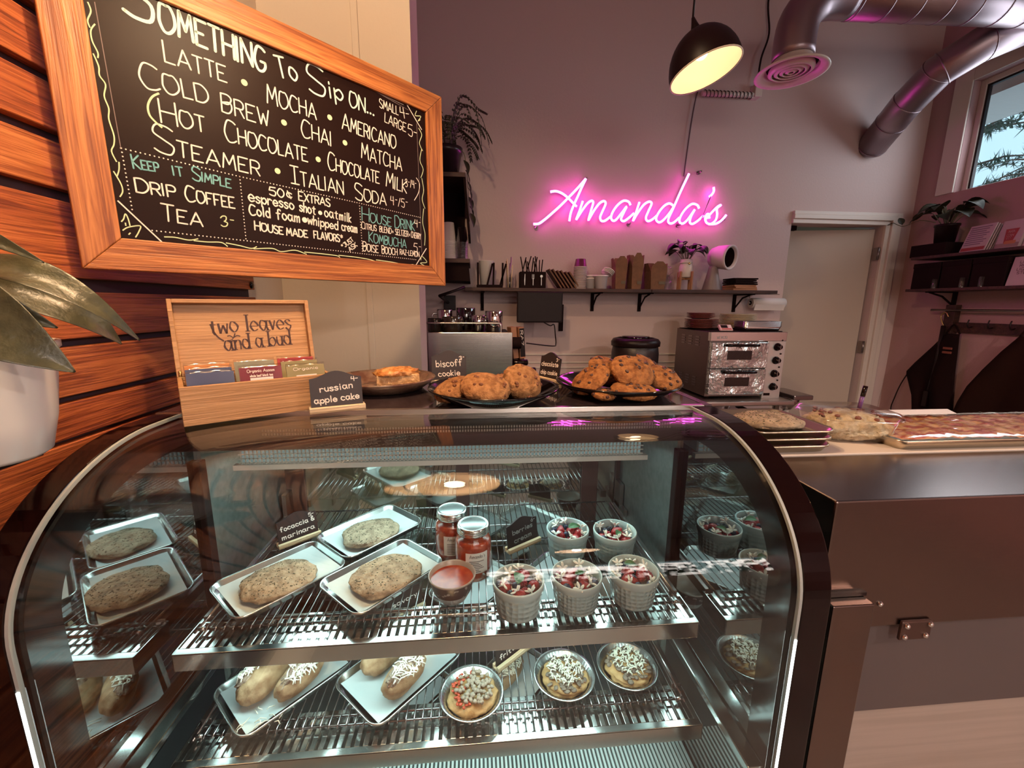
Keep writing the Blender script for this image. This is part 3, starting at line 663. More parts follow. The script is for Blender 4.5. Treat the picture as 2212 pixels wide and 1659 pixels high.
# ---------------------------------------------------------------- neon sign
M_neon = emis('neon_pink', (1.0, .065, .68), 15.0)
ns = thing('neon_sign', 'pink neon script sign glowing on the back wall', 'neon sign', (1.1, YB, 2.1))
def nl(P, y=2.958): return [(x-1.1, y-YB, z-2.1) for x, z in P]
for ks in (('A1',), ('A2',), ('A3',), ('m', 'a1'), ('n',), ('d',), ('d2', 'a2'), ('ap',), ('s',), ('s2',)):
    b = B()
    for k in ks: b.tube(crom(nl(NE[k]), 6), .0076, 8)
    b.obj('tube', M_neon, ns)
b = B()
for k in NE:
    if k != 'ap': b.tube(crom(nl(NE[k], 2.967), 5), .007, 6)
b.obj('backing', pm('neon_backing', (.35, .06, .25), .4), ns)
for (x, z) in ((.43, 2.05), (1.08, 2.09), (1.44, 2.09), (1.76, 2.13), (.76, 2.37), (1.56, 2.44)):
    b = B(); b.cyl((x-1.1, -.044, z-2.1), (x-1.1, 0, z-2.1), .006, n=10); b.cyl((x-1.1, -.008, z-2.1), (x-1.1, 0, z-2.1), .013, n=12); b.obj('standoff', M_dsteel, ns)
B().tube([(1.634-1.1, -.06, 2.275-2.1), (1.585-1.1, -.055, 2.125-2.1)], .003, 6).obj('blackout_link', M_dsteel, ns)
t = tag(B().tube(crom([(1.452, 2.985, 2.41), (1.46, 2.985, 2.55), (1.475, 2.985, 2.75), (1.49, 2.985, 2.88), (1.505, 2.985, 2.95)], 6), .0045, 6).obj('power_cord', pm('grey_cord', (.12, .08, .09), .6)), 'thin grey cord running up the wall from the neon sign', 'cord')
# ceiling heater rail and its wire
cd = thing('hanging_rail', 'thin white rail with wrapped wire high on the back wall', 'rail', (1.52, 2.96, 2.92))
b = B(); b.cyl((0, 0, 0), (.37, 0, .005), .016, n=10); b.obj('tube', M_trim, cd)
b = B(); b.tube([(.01+.34*i/90, .019*math.cos(i*.9)*1.05, .019*math.sin(i*.9)+.002) for i in range(91)], .0025, 5); b.obj('wrapped_wire', M_black, cd)
b = B(); b.box(.36, .41, -.02, .04, -.01, .07); b.obj('junction_box', M_trim, cd, bevel=.004)
tag(B().tube(crom([(1.905, 2.965, 3.0), (1.915, 2.97, 3.15), (1.955, 2.975, 3.3), (1.93, 2.98, 3.48), (1.95, 2.985, 3.7), (1.94, 2.985, 4.1)], 6), .006, 6).obj('power_cord', M_black), 'black cord dropping from the ceiling to the hanging rail', 'cord')
# ---------------------------------------------------------------- ventilation duct
M_duct = pm('spiral_duct', (.34, .26, .28), .4, 1.0, bump=((3, 3, 3), .1, .01))
vd = thing('air_duct', 'galvanised spiral air duct with a round white ceiling diffuser', 'duct', (2.2, 2.2, 2.9))
def duct(name, P, r, ringstep=.16, rings=True):
    P = [Vector(p)-vd.location for p in P]; b = B(); b.tube(P, r, 28)
    for a, c in (zip(P[:-1], P[1:]) if rings else ()):
        L = (c-a).length; d = (c-a)/L; k = int(L/ringstep)
        for i in range(k+1):
            q = a+d*(i*ringstep+.01); b.tube([q, q+d*.006], r*1.022, 28)
    return b.obj(name, M_duct, vd)
el = crom([(1.583, 2.2, 2.735), (1.583, 2.2, 2.84), (1.60, 2.2, 2.915), (1.66, 2.2, 2.985), (1.75, 2.2, 3.015), (1.85, 2.2, 3.02)], 3)
duct('elbow', el, .092, 9, False); duct('main_run', [(1.85, 2.2, 3.02), (3.2, 2.2, 3.055)], .092, .155)
b = B(); b.lathe([(.085, .0), (.092, -.02), (.158, -.055), (.162, -.062), (.15, -.064), (.12, -.05), (.118, -.04)], 40, Vector((1.583, 2.2, 2.735))-vd.location)
for k, r in enumerate((.098, .074, .05, .027)): b.lathe([(r, -.035), (r+.003, -.052), (r-.012, -.062), (r-.016, -.06), (r-.004, -.045)], 36, Vector((1.583, 2.2, 2.735))-vd.location)
b.obj('diffuser', M_trim, vd)
b = B(); b.disc(Vector((1.583, 2.2, 2.705))-vd.location, .11, 30); b.obj('diffuser_throat', M_matte, vd)
duct('branch', [(2.83, 2.995, 2.655), (2.745, 2.70, 2.80), (2.735, 2.52, 2.90), (2.83, 2.40, 2.975), (3.2, 2.28, 3.12)], .094, .19)
# ---------------------------------------------------------------- little slate price signs
M_slate = pm('sign_slate', (.018, .008, .008), .5)
def sign(loc, rz, lines, price, label, wdt=.094, hgt=.066, tilt=-8, base=True, mat=None):
    t = thing('price_sign', label, 'price sign', loc, rz, 'slate price signs')
    M4 = Matrix.Translation((0, 0, .006)) @ Matrix.Rotation(math.radians(tilt), 4, 'X')
    n = 16; P = [(-wdt/2, 0, 0), (wdt/2, 0, 0), (wdt/2, 0, hgt*.80)]
    for i in range(n+1):
        u = 1-2*i/n; P.append((u*wdt/2*.97, 0, hgt*(.82+.18*(.5+.5*math.cos(PI*u)))))
    P.append((-wdt/2, 0, hgt*.80))
    P = [tuple(M4 @ Vector(p)) for p in P]
    d = (M4.to_3x3() @ Vector((0, .004, 0)))
    B().prism(P, d).obj('slate', M_slate, t)
    fr = plane(M4 @ Vector((0, -.0006, 0)), M4.to_3x3() @ Vector((1, 0, 0)), M4.to_3x3() @ Vector((0, 0, 1)))
    b = B()
    k = len(lines)
    for i, (s, wf, h) in enumerate(lines):
        y = hgt*(.80-.30*(i+1)) if k == 2 else hgt*.4
        write(b, s, (-wdt*wf/2, y-.003), (wdt*wf/2, y+.001), h, fr, .0021)
    if price: write(b, price, (wdt*.30, hgt*.70), (wdt*.44, hgt*.71), .009, fr, .0016)
    b.obj('lettering', mat or M_chalk, t)
    if base:
        b = B(); b.box(-wdt*.54, wdt*.54, -.010, -.002, 0, .012); b.box(-wdt*.54, wdt*.54, .006, .012, 0, .012); b.box(-wdt*.54, wdt*.54, -.010, .012, 0, .005)
        b.obj('wood_base', M_pine, t, bevel=.001)
    return t
sign((-.285, .872, ZT), math.radians(22), [('russian', .62, .0125), ('apple cake', .86, .0125)], '4-', 'slate sign reading russian apple cake beside the bamboo tea box', .100, .078)
sign((-.072, 1.165, ZT), math.radians(4), [('biscoff', .74, .018), ('cookie', .62, .015)], '3_', 'slate sign reading biscoff cookie behind the left black platter', .096, .088)
sign((.212, 1.185, ZT), math.radians(-62), [('chocolate', .84, .013), ('chip cookie', .84, .012)], '3_', 'slate sign turned edge-on behind the chocolate chip cookies', .09, .08)
# ---------------------------------------------------------------- plates with bakes on the case top
M_plate = pm('black_glass_plate', (.006, .003, .003), .06, spec=.7)
def platter(loc, r, label):
    t = thing('platter', label, 'plate', loc, 0, 'black platters on the case')
    b = B(); b.lathe([(0, .004), (r*.62, .004), (r*.70, .008), (r*.97, .030), (r, .0335), (r*1.005, .032), (r*.99, .028), (r*.72, .003), (r*.62, 0), (0, 0)], 56); b.obj('dish', M_plate, t)
    return t
platter((.043, .965, ZT), .153, 'black round platter holding the biscoff cookies'); platter((.362, 1.02, ZT), .156, 'black round platter piled with chocolate chip cookies')
M_cook = pm('cookie_dough', (.20, .085, .030), .8, spec=.2, n=(70, (.40, .195, .080), .34, .60), bump=(90, 1.0, .008))
M_cook2 = pm('chip_cookie_dough', (.16, .055, .016), .75, spec=.2, n=(70, (.35, .145, .048), .34, .60), bump=(90, 1.0, .008))
M_choc = pm('chocolate', (.05, .014, .008), .35); M_crust = pm('caramel_bits', (.16, .05, .015), .5)
def cookie(loc, rot, label, grp, rx, ry, rz, mat, seed, chips=9, chm=None):
    t = thing('cookie', label, 'cookie', loc, rot=[math.radians(a) for a in rot], group=grp)
    b = B(); b.blob((0, 0, 0), rx, ry, rz, .075, 2.6, seed, e=2.2, flat=.65, nu=40, nv=22); o = b.obj('dough', mat, t)
    q = B(); R = random.Random(seed)
    for i in range(chips):
        a = R.random()*2*PI; u = .75*math.sqrt(R.random()); z = rz*math.sqrt(max(0, 1-u*u))*.97
        q.blob((rx*u*math.cos(a), ry*u*math.sin(a), z), R.uniform(.0035, .0062), .0042, .0036, .2, 2, i, nu=10, nv=6, M=RZ(a*3))
    for i in range(6):
        a = R.random()*2*PI; q.blob((rx*.93*math.cos(a), ry*.93*math.sin(a), rz*.2), .005, .005, .004, .2, 2, i, nu=8, nv=5)
    if chips: f = q.obj('chips', chm or M_choc, t); f['kind'] = 'stuff'
    return t
g1 = 'biscoff cookies on the left platter'
for a in [((-.045, .935, ZT+.030), (12, -18, 20), 'flat biscoff cookie at the left end of its platter', .050, .044, .021, 1), ((.022, .895, ZT+.041), (26, 6, 0), 'large biscoff cookie leaning at the front of its platter', .055, .047, .024, 2),
          ((.012, .985, ZT+.030), (0, 0, 30), 'biscoff cookie mostly hidden behind the large front one', .050, .045, .022, 3), ((.075, 1.03, ZT+.028), (0, 8, 60), 'biscoff cookie lying flat at the back of its platter', .046, .042, .020, 4),
          ((.109, .945, ZT+.044), (48, 14, 10), 'biscoff cookie propped up steeply on the right of its platter', .047, .045, .026, 5)]:
    cookie(a[0], a[1], a[2], g1, a[3], a[4], a[5], M_cook, a[6], 7, M_crust)
g2 = 'chocolate chip cookies on the right platter'
for a in [((.276, .965, ZT+.045), (8, -38, 20), 'chocolate chip cookie tilted up on the left of the pile', .050, .044, .016, 11), ((.374, .955, ZT+.066), (40, 3, 5), 'topmost big chocolate chip cookie at the front of the pile', .054, .048, .020, 12),
          ((.463, .975, ZT+.044), (34, 18, -10), 'chocolate chip cookie sloping down on the right front of the pile', .046, .042, .016, 13), ((.462, 1.050, ZT+.062), (16, 34, 10), 'chocolate chip cookie at the back right top of the pile', .050, .042, .014, 14),
          ((.366, .915, ZT+.026), (16, 4, 0), 'chocolate chip cookie under the topmost one at the front', .055, .038, .016, 15), ((.292, .905, ZT+.020), (6, 0, 40), 'small low chocolate chip cookie at the front left rim', .030, .026, .012, 16),
          ((.365, 1.05, ZT+.026), (0, 0, 0), 'chocolate chip cookie buried at the back of the pile', .056, .052, .018, 17), ((.322, 1.0, ZT+.070), (20, -14, 60), 'chocolate chip cookie peeping out behind the topmost one', .046, .042, .016, 18)]:
    cookie(a[0], a[1], a[2], g2, a[3], a[4], a[5], M_cook2, a[6], 9)
M_stone = pm('brown_stoneware', (.10, .045, .03), .25, n=(24, (.20, .12, .08), .45, .7))
t = thing('plate', 'speckled brown stoneware plate with a slice of apple cake', 'plate', (-.238, 1.10, ZT))
b = B(); b.lathe([(0, .005), (.085, .005), (.10, .010), (.124, .028), (.131, .034), (.133, .031), (.125, .022), (.10, .004), (.08, 0), (0, 0)], 48); b.obj('dish', M_stone, t)
ck = thing('cake_slice', 'wedge of glazed apple cake on the brown plate', 'cake', (-.205, 1.105, ZT+.0055), math.radians(18))
b = B(); P = [(-.055, -.022, 0), (.055, -.030, 0), (.046, .045, 0), (-.045, .03, 0)]; b.prism(P, (0, 0, .036)); b.obj('sponge', pm('cake_sponge', (.50, .27, .11), .85, n=(90, (.62, .38, .19), .4, .6), bump=(120, .9, .006)), ck, bevel=.004, sub=1)
b = B(); b.blob((.0, .004, .036), .057, .036, .016, .22, 4, 5, e=3, flat=.3, nu=36, nv=14); b.obj('glazed_topping', pm('cake_glaze', (.42, .14, .03), .25, n=(60, (.62, .30, .10), .4, .6), bump=(70, .8, .008)), ck)
# ---------------------------------------------------------------- bamboo tea box
tb = thing('tea_box', 'open bamboo tea box with a printed lid', 'box', (-.522, .770, ZT-.0005), math.radians(34))
Wb, Db, Hb = .262, .135, .072
b = B(); t_ = .008
b.box(0, Wb, 0, t_, 0, Hb); b.box(0, Wb, Db-t_, Db, 0, Hb); b.box(0, t_, t_, Db-t_, 0, Hb); b.box(Wb-t_, Wb, t_, Db-t_, 0, Hb); b.box(t_, Wb-t_, t_, Db-t_, 0, .005)
b.box(Wb*.36, Wb*.36+.004, t_, Db-t_, .005, Hb-.02); b.box(Wb*.67, Wb*.67+.004, t_, Db-t_, .005, Hb-.02)
b.obj('body', M_bamboo, tb, bevel=.001)
ML = Matrix.Translation((0, Db, Hb)) @ Matrix.Rotation(math.radians(-10), 4, 'X')
b = B(); hl = .158
for q in ((0, Wb, .018, .024, 0, hl), (0, .008, 0, .018, 0, hl), (Wb-.008, Wb, 0, .018, 0, hl), (.008, Wb-.008, 0, .018, 0, .008), (.008, Wb-.008, 0, .018, hl-.008, hl)): b.box(*q, ML)
b.obj('lid', M_bamboo, tb, bevel=.001)
# printed lettering, drawn with a broad pen so thick and thin strokes read as serif type
M_ink = pm('brown_ink', (.045, .012, .010), .6)
frl = plane(ML @ Vector((0, .0175, 0)), ML.to_3x3() @ Vector((1, 0, 0)), ML.to_3x3() @ Vector((0, 0, 1)))
def serif(b, text, p0, p1, h, fr):
    x = 0; lay = []
    for ch in text:
        if ch == ' ': x += .30; continue
        lay.append((ch, x)); x += GL[ch][0]+.16
    sx = (p1[0]-p0[0])/(x-.16)
    for ch, x in lay:
        for sm, pts in GL[ch][1]:
            q = [(p0[0]+(x+a)*sx, p0[1]+(p1[1]-p0[1])*(x*sx)/(p1[0]-p0[0])+c*h) for a, c in pts]
            if sm: q = crom(q, 6)
            else:
                z = []
                for a, c in zip(q[:-1], q[1:]): z += [(a[0]+(c[0]-a[0])*i/4, a[1]+(c[1]-a[1])*i/4) for i in range(4)]
                q = z+[q[-1]]
            W = []
            for i in range(len(q)):
                a, c = q[max(0, i-1)], q[min(len(q)-1, i+1)]; L = math.hypot(c[0]-a[0], c[1]-a[1]) or 1
                W.append(h*(.035+.085*abs((c[1]-a[1])/L)*(1.0 if (c[0]-a[0])*(c[1]-a[1]) <= 1e-9 else .55)))
            if not sm:
                seg = len(pts)-1
                for s in range(seg): b.ribbon(q[s*4:s*4+5], W[s*4+1], fr)
            else: b.ribbon(q, W, fr)
            if not sm and abs(pts[0][0]-pts[-1][0]) < .12:
                for e in (q[0], q[-1]): b.ribbon([(e[0]-h*.13, e[1]), (e[0]+h*.13, e[1])], h*.05, fr)
    return b
b = B(); serif(b, 'two', (.066, .085), (.116, .092), .036, frl); serif(b, 'leaves', (.132, .091), (.222, .094), .036, frl)
serif(b, 'and', (.088, .050), (.134, .053), .034, frl); serif(b, 'a', (.147, .054), (.161, .054), .034, frl); serif(b, 'bud', (.173, .055), (.217, .058), .034, frl)
b.ribbon(crom([(.068, .108), (.072, .092), (.079, .079), (.088, .071)], 6), [.0032]*19, frl)
b.ribbon(crom([(.094, .072), (.102, .073), (.108, .080)], 5), .0016, frl); b.ribbon(crom([(.106, .077), (.100, .082), (.095, .081)], 5), .002, frl); b.ribbon(crom([(.107, .078), (.113, .082), (.119, .080)], 5), .002, frl); b.ribbon([(.107, .079), (.110, .087)], .0024, frl)
b.obj('printed_logo', M_ink, tb)
M_brass = pm('brass', (.55, .38, .16), .3, 1.0)
for x in (.006, Wb-.006):
    b = B(); b.cyl((x, Db, Hb-.004), (x, Db, Hb+.012), .003, n=8); b.box(x-.003, x+.003, Db-.012, Db, Hb-.003, Hb+.002); b.obj('hinge', M_brass, tb)
def packet(i, row, col, lab, names):
    x0 = .012+col*.083; y = .022+row*.022+.010*(i % 2); z = .022
    M4 = Matrix.Translation((-.522, .770, ZT)) @ Matrix.Rotation(math.radians(34), 4, 'Z') @ Matrix.Translation((x0, y, z)) @ Matrix.Rotation(math.radians(-10), 4, 'X')
    t = thing('tea_packet', lab, 'tea packet', M4.translation, rot=M4.to_euler(), group='tea packets in the bamboo box')
    hh = .074+.004*(i % 3)
    rows = [[(.076*u/8, .0035*math.sin(PI*u/8)*(1-.8*abs(2*v/6-1))+.001*math.sin(u*2.1+v), hh*v/6) for u in range(9)] for v in range(7)]
    b = B(); b.grid(rows); b.obj('wrapper', M_plast, t, solid=.001)
    r2 = [[(.001+.074*u/8, -.0015+.0035*math.sin(PI*u/8)*(1-.8*abs(2*v/6-1)), hh*v/6) for u in range(9)] for v in (2.6, 3.4, 4.2, 5, 5.6)]
    b = B(); b.grid(r2); b.obj('header_card', names[0], t)
    fp = plane((0, -.0022, 0), (1, 0, 0), (0, 0, 1)); b = B()
    if names[1]:
        for k, s in enumerate(names[1]): write(b, s, (.014+.004*k, hh*.80-.009*k), (.062-.004*k, hh*.80-.009*k), .0055-.001*k, fp, .0008)
        b.obj('print', M_chalk, t)
    if names[2]: B().box(.018, .058, -.0032, -.0024, hh*.52, hh*.66).obj('label', M_paperw, t)
MC = {k: pm('card_'+k, c, .45) for k, c in dict(blue=(.05, .06, .13), maroon=(.16, .012, .022), olive=(.26, .21, .09), orange=(.62, .22, .05), grey=(.24, .22, .15), red=(.36, .03, .03)).items()}
pk = [(0, 0, 0, 'blue topped tea packet at the front left of the tea box', (MC['blue'], None, None)), (1, 1, 0, 'blue tea packet tucked second from the front on the left', (MC['blue'], None, None)),
      (2, 3, 0, 'orange tea packet at the back left of the tea box', (MC['orange'], None, None)), (3, 4, 0, 'rearmost orange tea packet against the lid', (MC['orange'], None, None)),
      (4, 0, 1, 'maroon assam tea packet at the front middle of the tea box', (MC['maroon'], ('Organic Assam', 'whole leaf black tea'), 1)), (5, 3, 1, 'grey green tea packet at the back middle of the tea box', (MC['grey'], None, None)),
      (6, 0, 2, 'olive tea packet with a pale label at the front right of the tea box', (MC['olive'], ('Organic',), 1)), (7, 2, 2, 'olive tea packet behind the front right one', (MC['olive'], None, None)),
      (8, 4, 2, 'red tea packet at the back right of the tea box', (MC['red'], None, None))]
for p in pk: packet(*p)
# ---------------------------------------------------------------- plant in a white pot on the planks
pp = thing('potted_plant', 'broad-leaved plant in a white pot on the plank wall', 'plant', (-.603, .55, 1.335))
b = B(); b.lathe([(0, 0), (.046, 0), (.054, .006), (.064, .05), (.073, .12), (.076, .136), (.0785, .138), (.0785, .146), (.074, .147), (.071, .138), (.0, .130)], 44); b.obj('pot', pm('white_pot', (.74, .70, .65), .22, spec=.6), pp)
B().lathe([(0, .134), (.04, .137), (.071, .133)], 30).obj('soil', M_soil, pp)
def leaf(b, base, tip, wd, droop, roll=0.0, n=9, fold=.25):
    base, tip = Vector(base), Vector(tip); ax = tip-base; L = ax.length; sd = ax.cross(Vector((0, 0, 1)))
    sd = sd.normalized() if sd.length > 1e-4 else Vector((1, 0, 0)); up = sd.cross(ax).normalized()
    sd = sd*math.cos(roll)+up*math.sin(roll); up = sd.cross(ax).normalized(); rows = []
    for i in range(n+1):
        u = i/n; c = base+ax*u+up*(droop*L*4*u*(1-u)); wv = wd*(math.sin(PI*min(1, u**.8)))**.8*(1-.25*u) if 0 < u < 1 else .0008
        rows.append([c+sd*(wv*s)+up*(fold*wv*abs(s)) for s in (-1, -.7, -.35, 0, .35, .7, 1)])
    b.grid(rows); return b
LV = [((-.600, .50, 1.555), (-.443, .50, 1.452), .046, .10, -1.0), ((-.62, .49, 1.575), (-.470, .52, 1.50), .030, .14, -1.25), ((-.62, .55, 1.56), (-.445, .60, 1.478), .026, .28, -.7), ((-.66, .56, 1.625), (-.480, .53, 1.572), .018, .14, -.9),
      ((-.60, .56, 1.55), (-.50, .64, 1.47), .034, .22, -.9), ((-.62, .47, 1.53), (-.52, .45, 1.475), .036, .12, -1.0), ((-.64, .45, 1.58), (-.56, .42, 1.53), .04, .12, -.8)]
for (a, c, wd, dr, ro) in LV:
    b = B(); leaf(b, a, c, wd, dr, ro); o = b.obj('leaf', M_leaf, pp, sub=1, loc=(.603, -.55, -1.335), solid=.0008)
    b = B(); b.tube(crom([(0, 0, .13), ((a[0]+.603)*.4, (a[1]-.55)*.4, .17), (a[0]+.603, a[1]-.55, a[2]-1.335)], 4), .003, 6); b.obj('stem', M_stem, pp)
B().box(-.116, .03, -.03, .03, -.006, 0).obj('wall_bracket', M_matte, pp)
# ---------------------------------------------------------------- food inside the case
TOPW = .0045
def rrect(w_, d_, r, z, n=6):
    P = []
    for (cx, cy, a0) in ((w_/2-r, d_/2-r, 0), (-w_/2+r, d_/2-r, PI/2), (-w_/2+r, -d_/2+r, PI), (w_/2-r, -d_/2+r, 1.5*PI)):
        for i in range(n+1):
            a = a0+PI/2*i/n; P.append((cx+r*math.cos(a), cy+r*math.sin(a), z))
    return P
M_parch = pm('parchment', (.56, .60, .60), .75, bump=(14, .35, .01))
def pan(w_=.240, d_=.167, h=.021, paper=True, name='sheet_pan', label='', loc=(0, 0, 0), rz=0, cat='tray', group='small sheet pans in the case', mat=None):
    t = thing(name, label, cat, loc, rz, group); b = B()
    b.grid([rrect(w_*.0+.002, .002, .0005, .0016)]+[rrect(w_-.030, d_-.030, .020, .0016), rrect(w_-.022, d_-.022, .022, .004), rrect(w_-.008, d_-.008, .026, h-.002), rrect(w_-.002, d_-.002, .028, h), rrect(w_, d_, .029, h-.002), rrect(w_-.001, d_-.001, .028, h-.004), rrect(w_-.008, d_-.008, .026, h-.005), rrect(w_-.020, d_-.020, .022, .002), rrect(w_-.028, d_-.028, .020, 0), rrect(.002, .002, .0005, 0)], closed_v=True)
    b.obj('pan', mat or M_alu, t)
    if paper:
        W2, D2 = w_*.90, d_*.86; rows = []
        for i in range(13):
            row = []
            for j in range(9):
                x = -W2/2+W2*i/12; y = -D2/2+D2*j/8; e = max(abs(2*i/12-1), 0)**6; f = max(abs(2*j/8-1), 0)**6
                row.append((x*(1-.03*e), y*(1-.04*f), .0035+.012*max(e*.8, f*.7)+.0012*noise.noise(Vector((x*30+loc[0]*9, y*30, 2)))))
            rows.append(row)
        b = B(); b.grid(rows); b.obj('paper_liner', M_parch, t)
    return t
RA = math.radians(46.5)
trays = [((-.441, .886, Z1+TOPW), 'sheet pan with focaccia at the front left of the upper shelf'), ((-.212, .879, Z1+TOPW), 'sheet pan with focaccia in the middle, next to the red sauce bowl'), ((-.286, 1.073, Z1+TOPW), 'sheet pan with focaccia at the back, behind the other two'),
         ((-.416, .815, Z2+TOPW), 'sheet pan with a split calzone at the left of the lower shelf'), ((-.172, .817, Z2+TOPW), 'sheet pan with a split calzone beside the pepper frittata'),
         ((-.005, 1.085, Z2+TOPW), 'sheet pan with paper at the back of the lower shelf, below the jars'), ((.215, 1.095, Z2+TOPW), 'sheet pan with paper at the back of the lower shelf, below the berry cups')]
for L_, lb_ in trays: pan(label=lb_, loc=L_, rz=RA)
M_foc = pm('focaccia_crust', (.20, .135, .085), .8, n=(46, (.42, .31, .205), .30, .60), bump=(60, 1.0, .010))
M_herb = pm('dried_herbs', (.09, .08, .05), .9)
def focaccia(loc, rz, label, seed, rx=.086, ry=.062, rzz=.0155):
    t = thing('focaccia', label, 'bread', loc, rz, 'focaccia breads')
    b = B(); b.blob((0, 0, .010), rx, ry, rzz, .09, 2.3, seed, e=2.3, flat=.5, nu=56, nv=26); b.obj('loaf', M_foc, t)
    R = random.Random(seed); q = B()
    for i in range(210):
        a = R.random()*2*PI; u = .93*math.sqrt(R.random()); x, y = rx*u*math.cos(a), ry*u*math.sin(a); d = Vector((math.cos(a)*u, math.sin(a)*u, math.sqrt(1-u*u)))
        off = Vector((seed*3.17, seed*1.71, seed*.93)); k = 1+.09*noise.noise(d*2.3+off)+.045*noise.noise(d*2.3*2.7+off); cx, sx = math.cos(a), math.sin(a); ks = (abs(cx)**2.3+abs(sx)**2.3)**(-1/2.3)
        s = .0007+.0009*R.random(); q.blob((x*k*ks, y*k*ks, .010+rzz*d.z*k), s*1.6, s, s*.5, nu=6, nv=4, M=RZ(R.random()*6))
    f = q.obj('herbs', M_herb, t); f['kind'] = 'stuff'
focaccia((-.437, .868, Z1+.0125), RA-.15, 'herbed focaccia on the front left sheet pan', 21, .075, .066); focaccia((-.205, .868, Z1+.0125), RA-.1, 'herbed focaccia on the middle sheet pan by the red sauce', 24, .077, .069); focaccia((-.283, 1.052, Z1+.0125), RA-.25, 'herbed focaccia on the back sheet pan', 27, .073, .064)
# split calzones
M_crustb = pm('calzone_crust', (.26, .13, .06), .7, n=(42, (.46, .29, .16), .35, .62), bump=(60, .5, .006)); M_fill = pm('filling', (.20, .12, .09), .7, n=(70, (.42, .30, .22), .4, .6), bump=(80, 1.0, .008))
M_cheese = pm('shredded_cheese', (.86, .80, .68), .6)
def shreds(b, n, rx, ry, z, R, L=.018, r=.0012, up=.006):
    for i in range(n):
        a = R.random()*2*PI; u = math.sqrt(R.random()); c = Vector((rx*u*math.cos(a), ry*u*math.sin(a), z+up*R.random())); d = Vector((R.uniform(-1, 1), R.uniform(-1, 1), R.uniform(-.25, .25))).normalized()*L*R.uniform(.5, 1)
        b.tube([c-d*.5, c+Vector((R.uniform(-.003, .003), R.uniform(-.003, .003), .003)), c+d*.5-Vector((0, 0, .001))], r, 5)
def calz(loc, rz, roll, label, seed):
    t = thing('calzone_half', label, 'calzone', loc, rot=(math.radians(roll), 0, rz), group='split calzones with shredded cheese')
    b = B(); b.blob((0, 0, .027), .056, .027, .034, .10, 2.0, seed, e=2.3, flat=.75, nu=44, nv=22); b.obj('crust', M_crustb, t)
    b = B(); b.blob((0, .004, .047), .048, .018, .016, .25, 4, seed+3, nu=36, nv=14); b.obj('filling', M_fill, t)
    R = random.Random(seed); b = B(); shreds(b, 75, .042, .018, .060, R, .022, .0013); f = b.obj('cheese', M_cheese, t); f['kind'] = 'stuff'
calz((-.442, .786, Z2+.016), math.radians(62), -22, 'left calzone half on the left lower sheet pan', 31); calz((-.388, .800, Z2+.016), math.radians(60), 26, 'right calzone half, piled with shredded cheese, on the left lower sheet pan', 33)
calz((-.206, .830, Z2+.016), math.radians(52), -20, 'back calzone half on the lower sheet pan beside the pepper frittata', 36); calz((-.165, .784, Z2+.016), math.radians(52), 24, 'front calzone half on the lower sheet pan beside the pepper frittata', 38)
b = B(); shreds(b, 14, .045, .025, .0, random.Random(5), .022, .001, .002); f = b.obj('cheese_shreds', M_cheese, loc=(-.430, .722, Z2+.016)); tag(f, 'loose cheese shreds scattered on the left lower parchment', 'cheese'); f['kind'] = 'stuff'
# deck row far below
for i, (x, y) in enumerate(((-.20, .93), (.09, .95))):
    pan(label=('sheet pan on the bottom deck, under the calzones', 'sheet pan on the bottom deck, under the frittatas')[i], loc=(x, y, .5195), rz=RA)
    calz((x-.015, y+.015, .529), math.radians(50), 20, ('cheese topped calzone half on the bottom deck, left pan', 'cheese topped calzone half on the bottom deck, right pan')[i], 41+i)
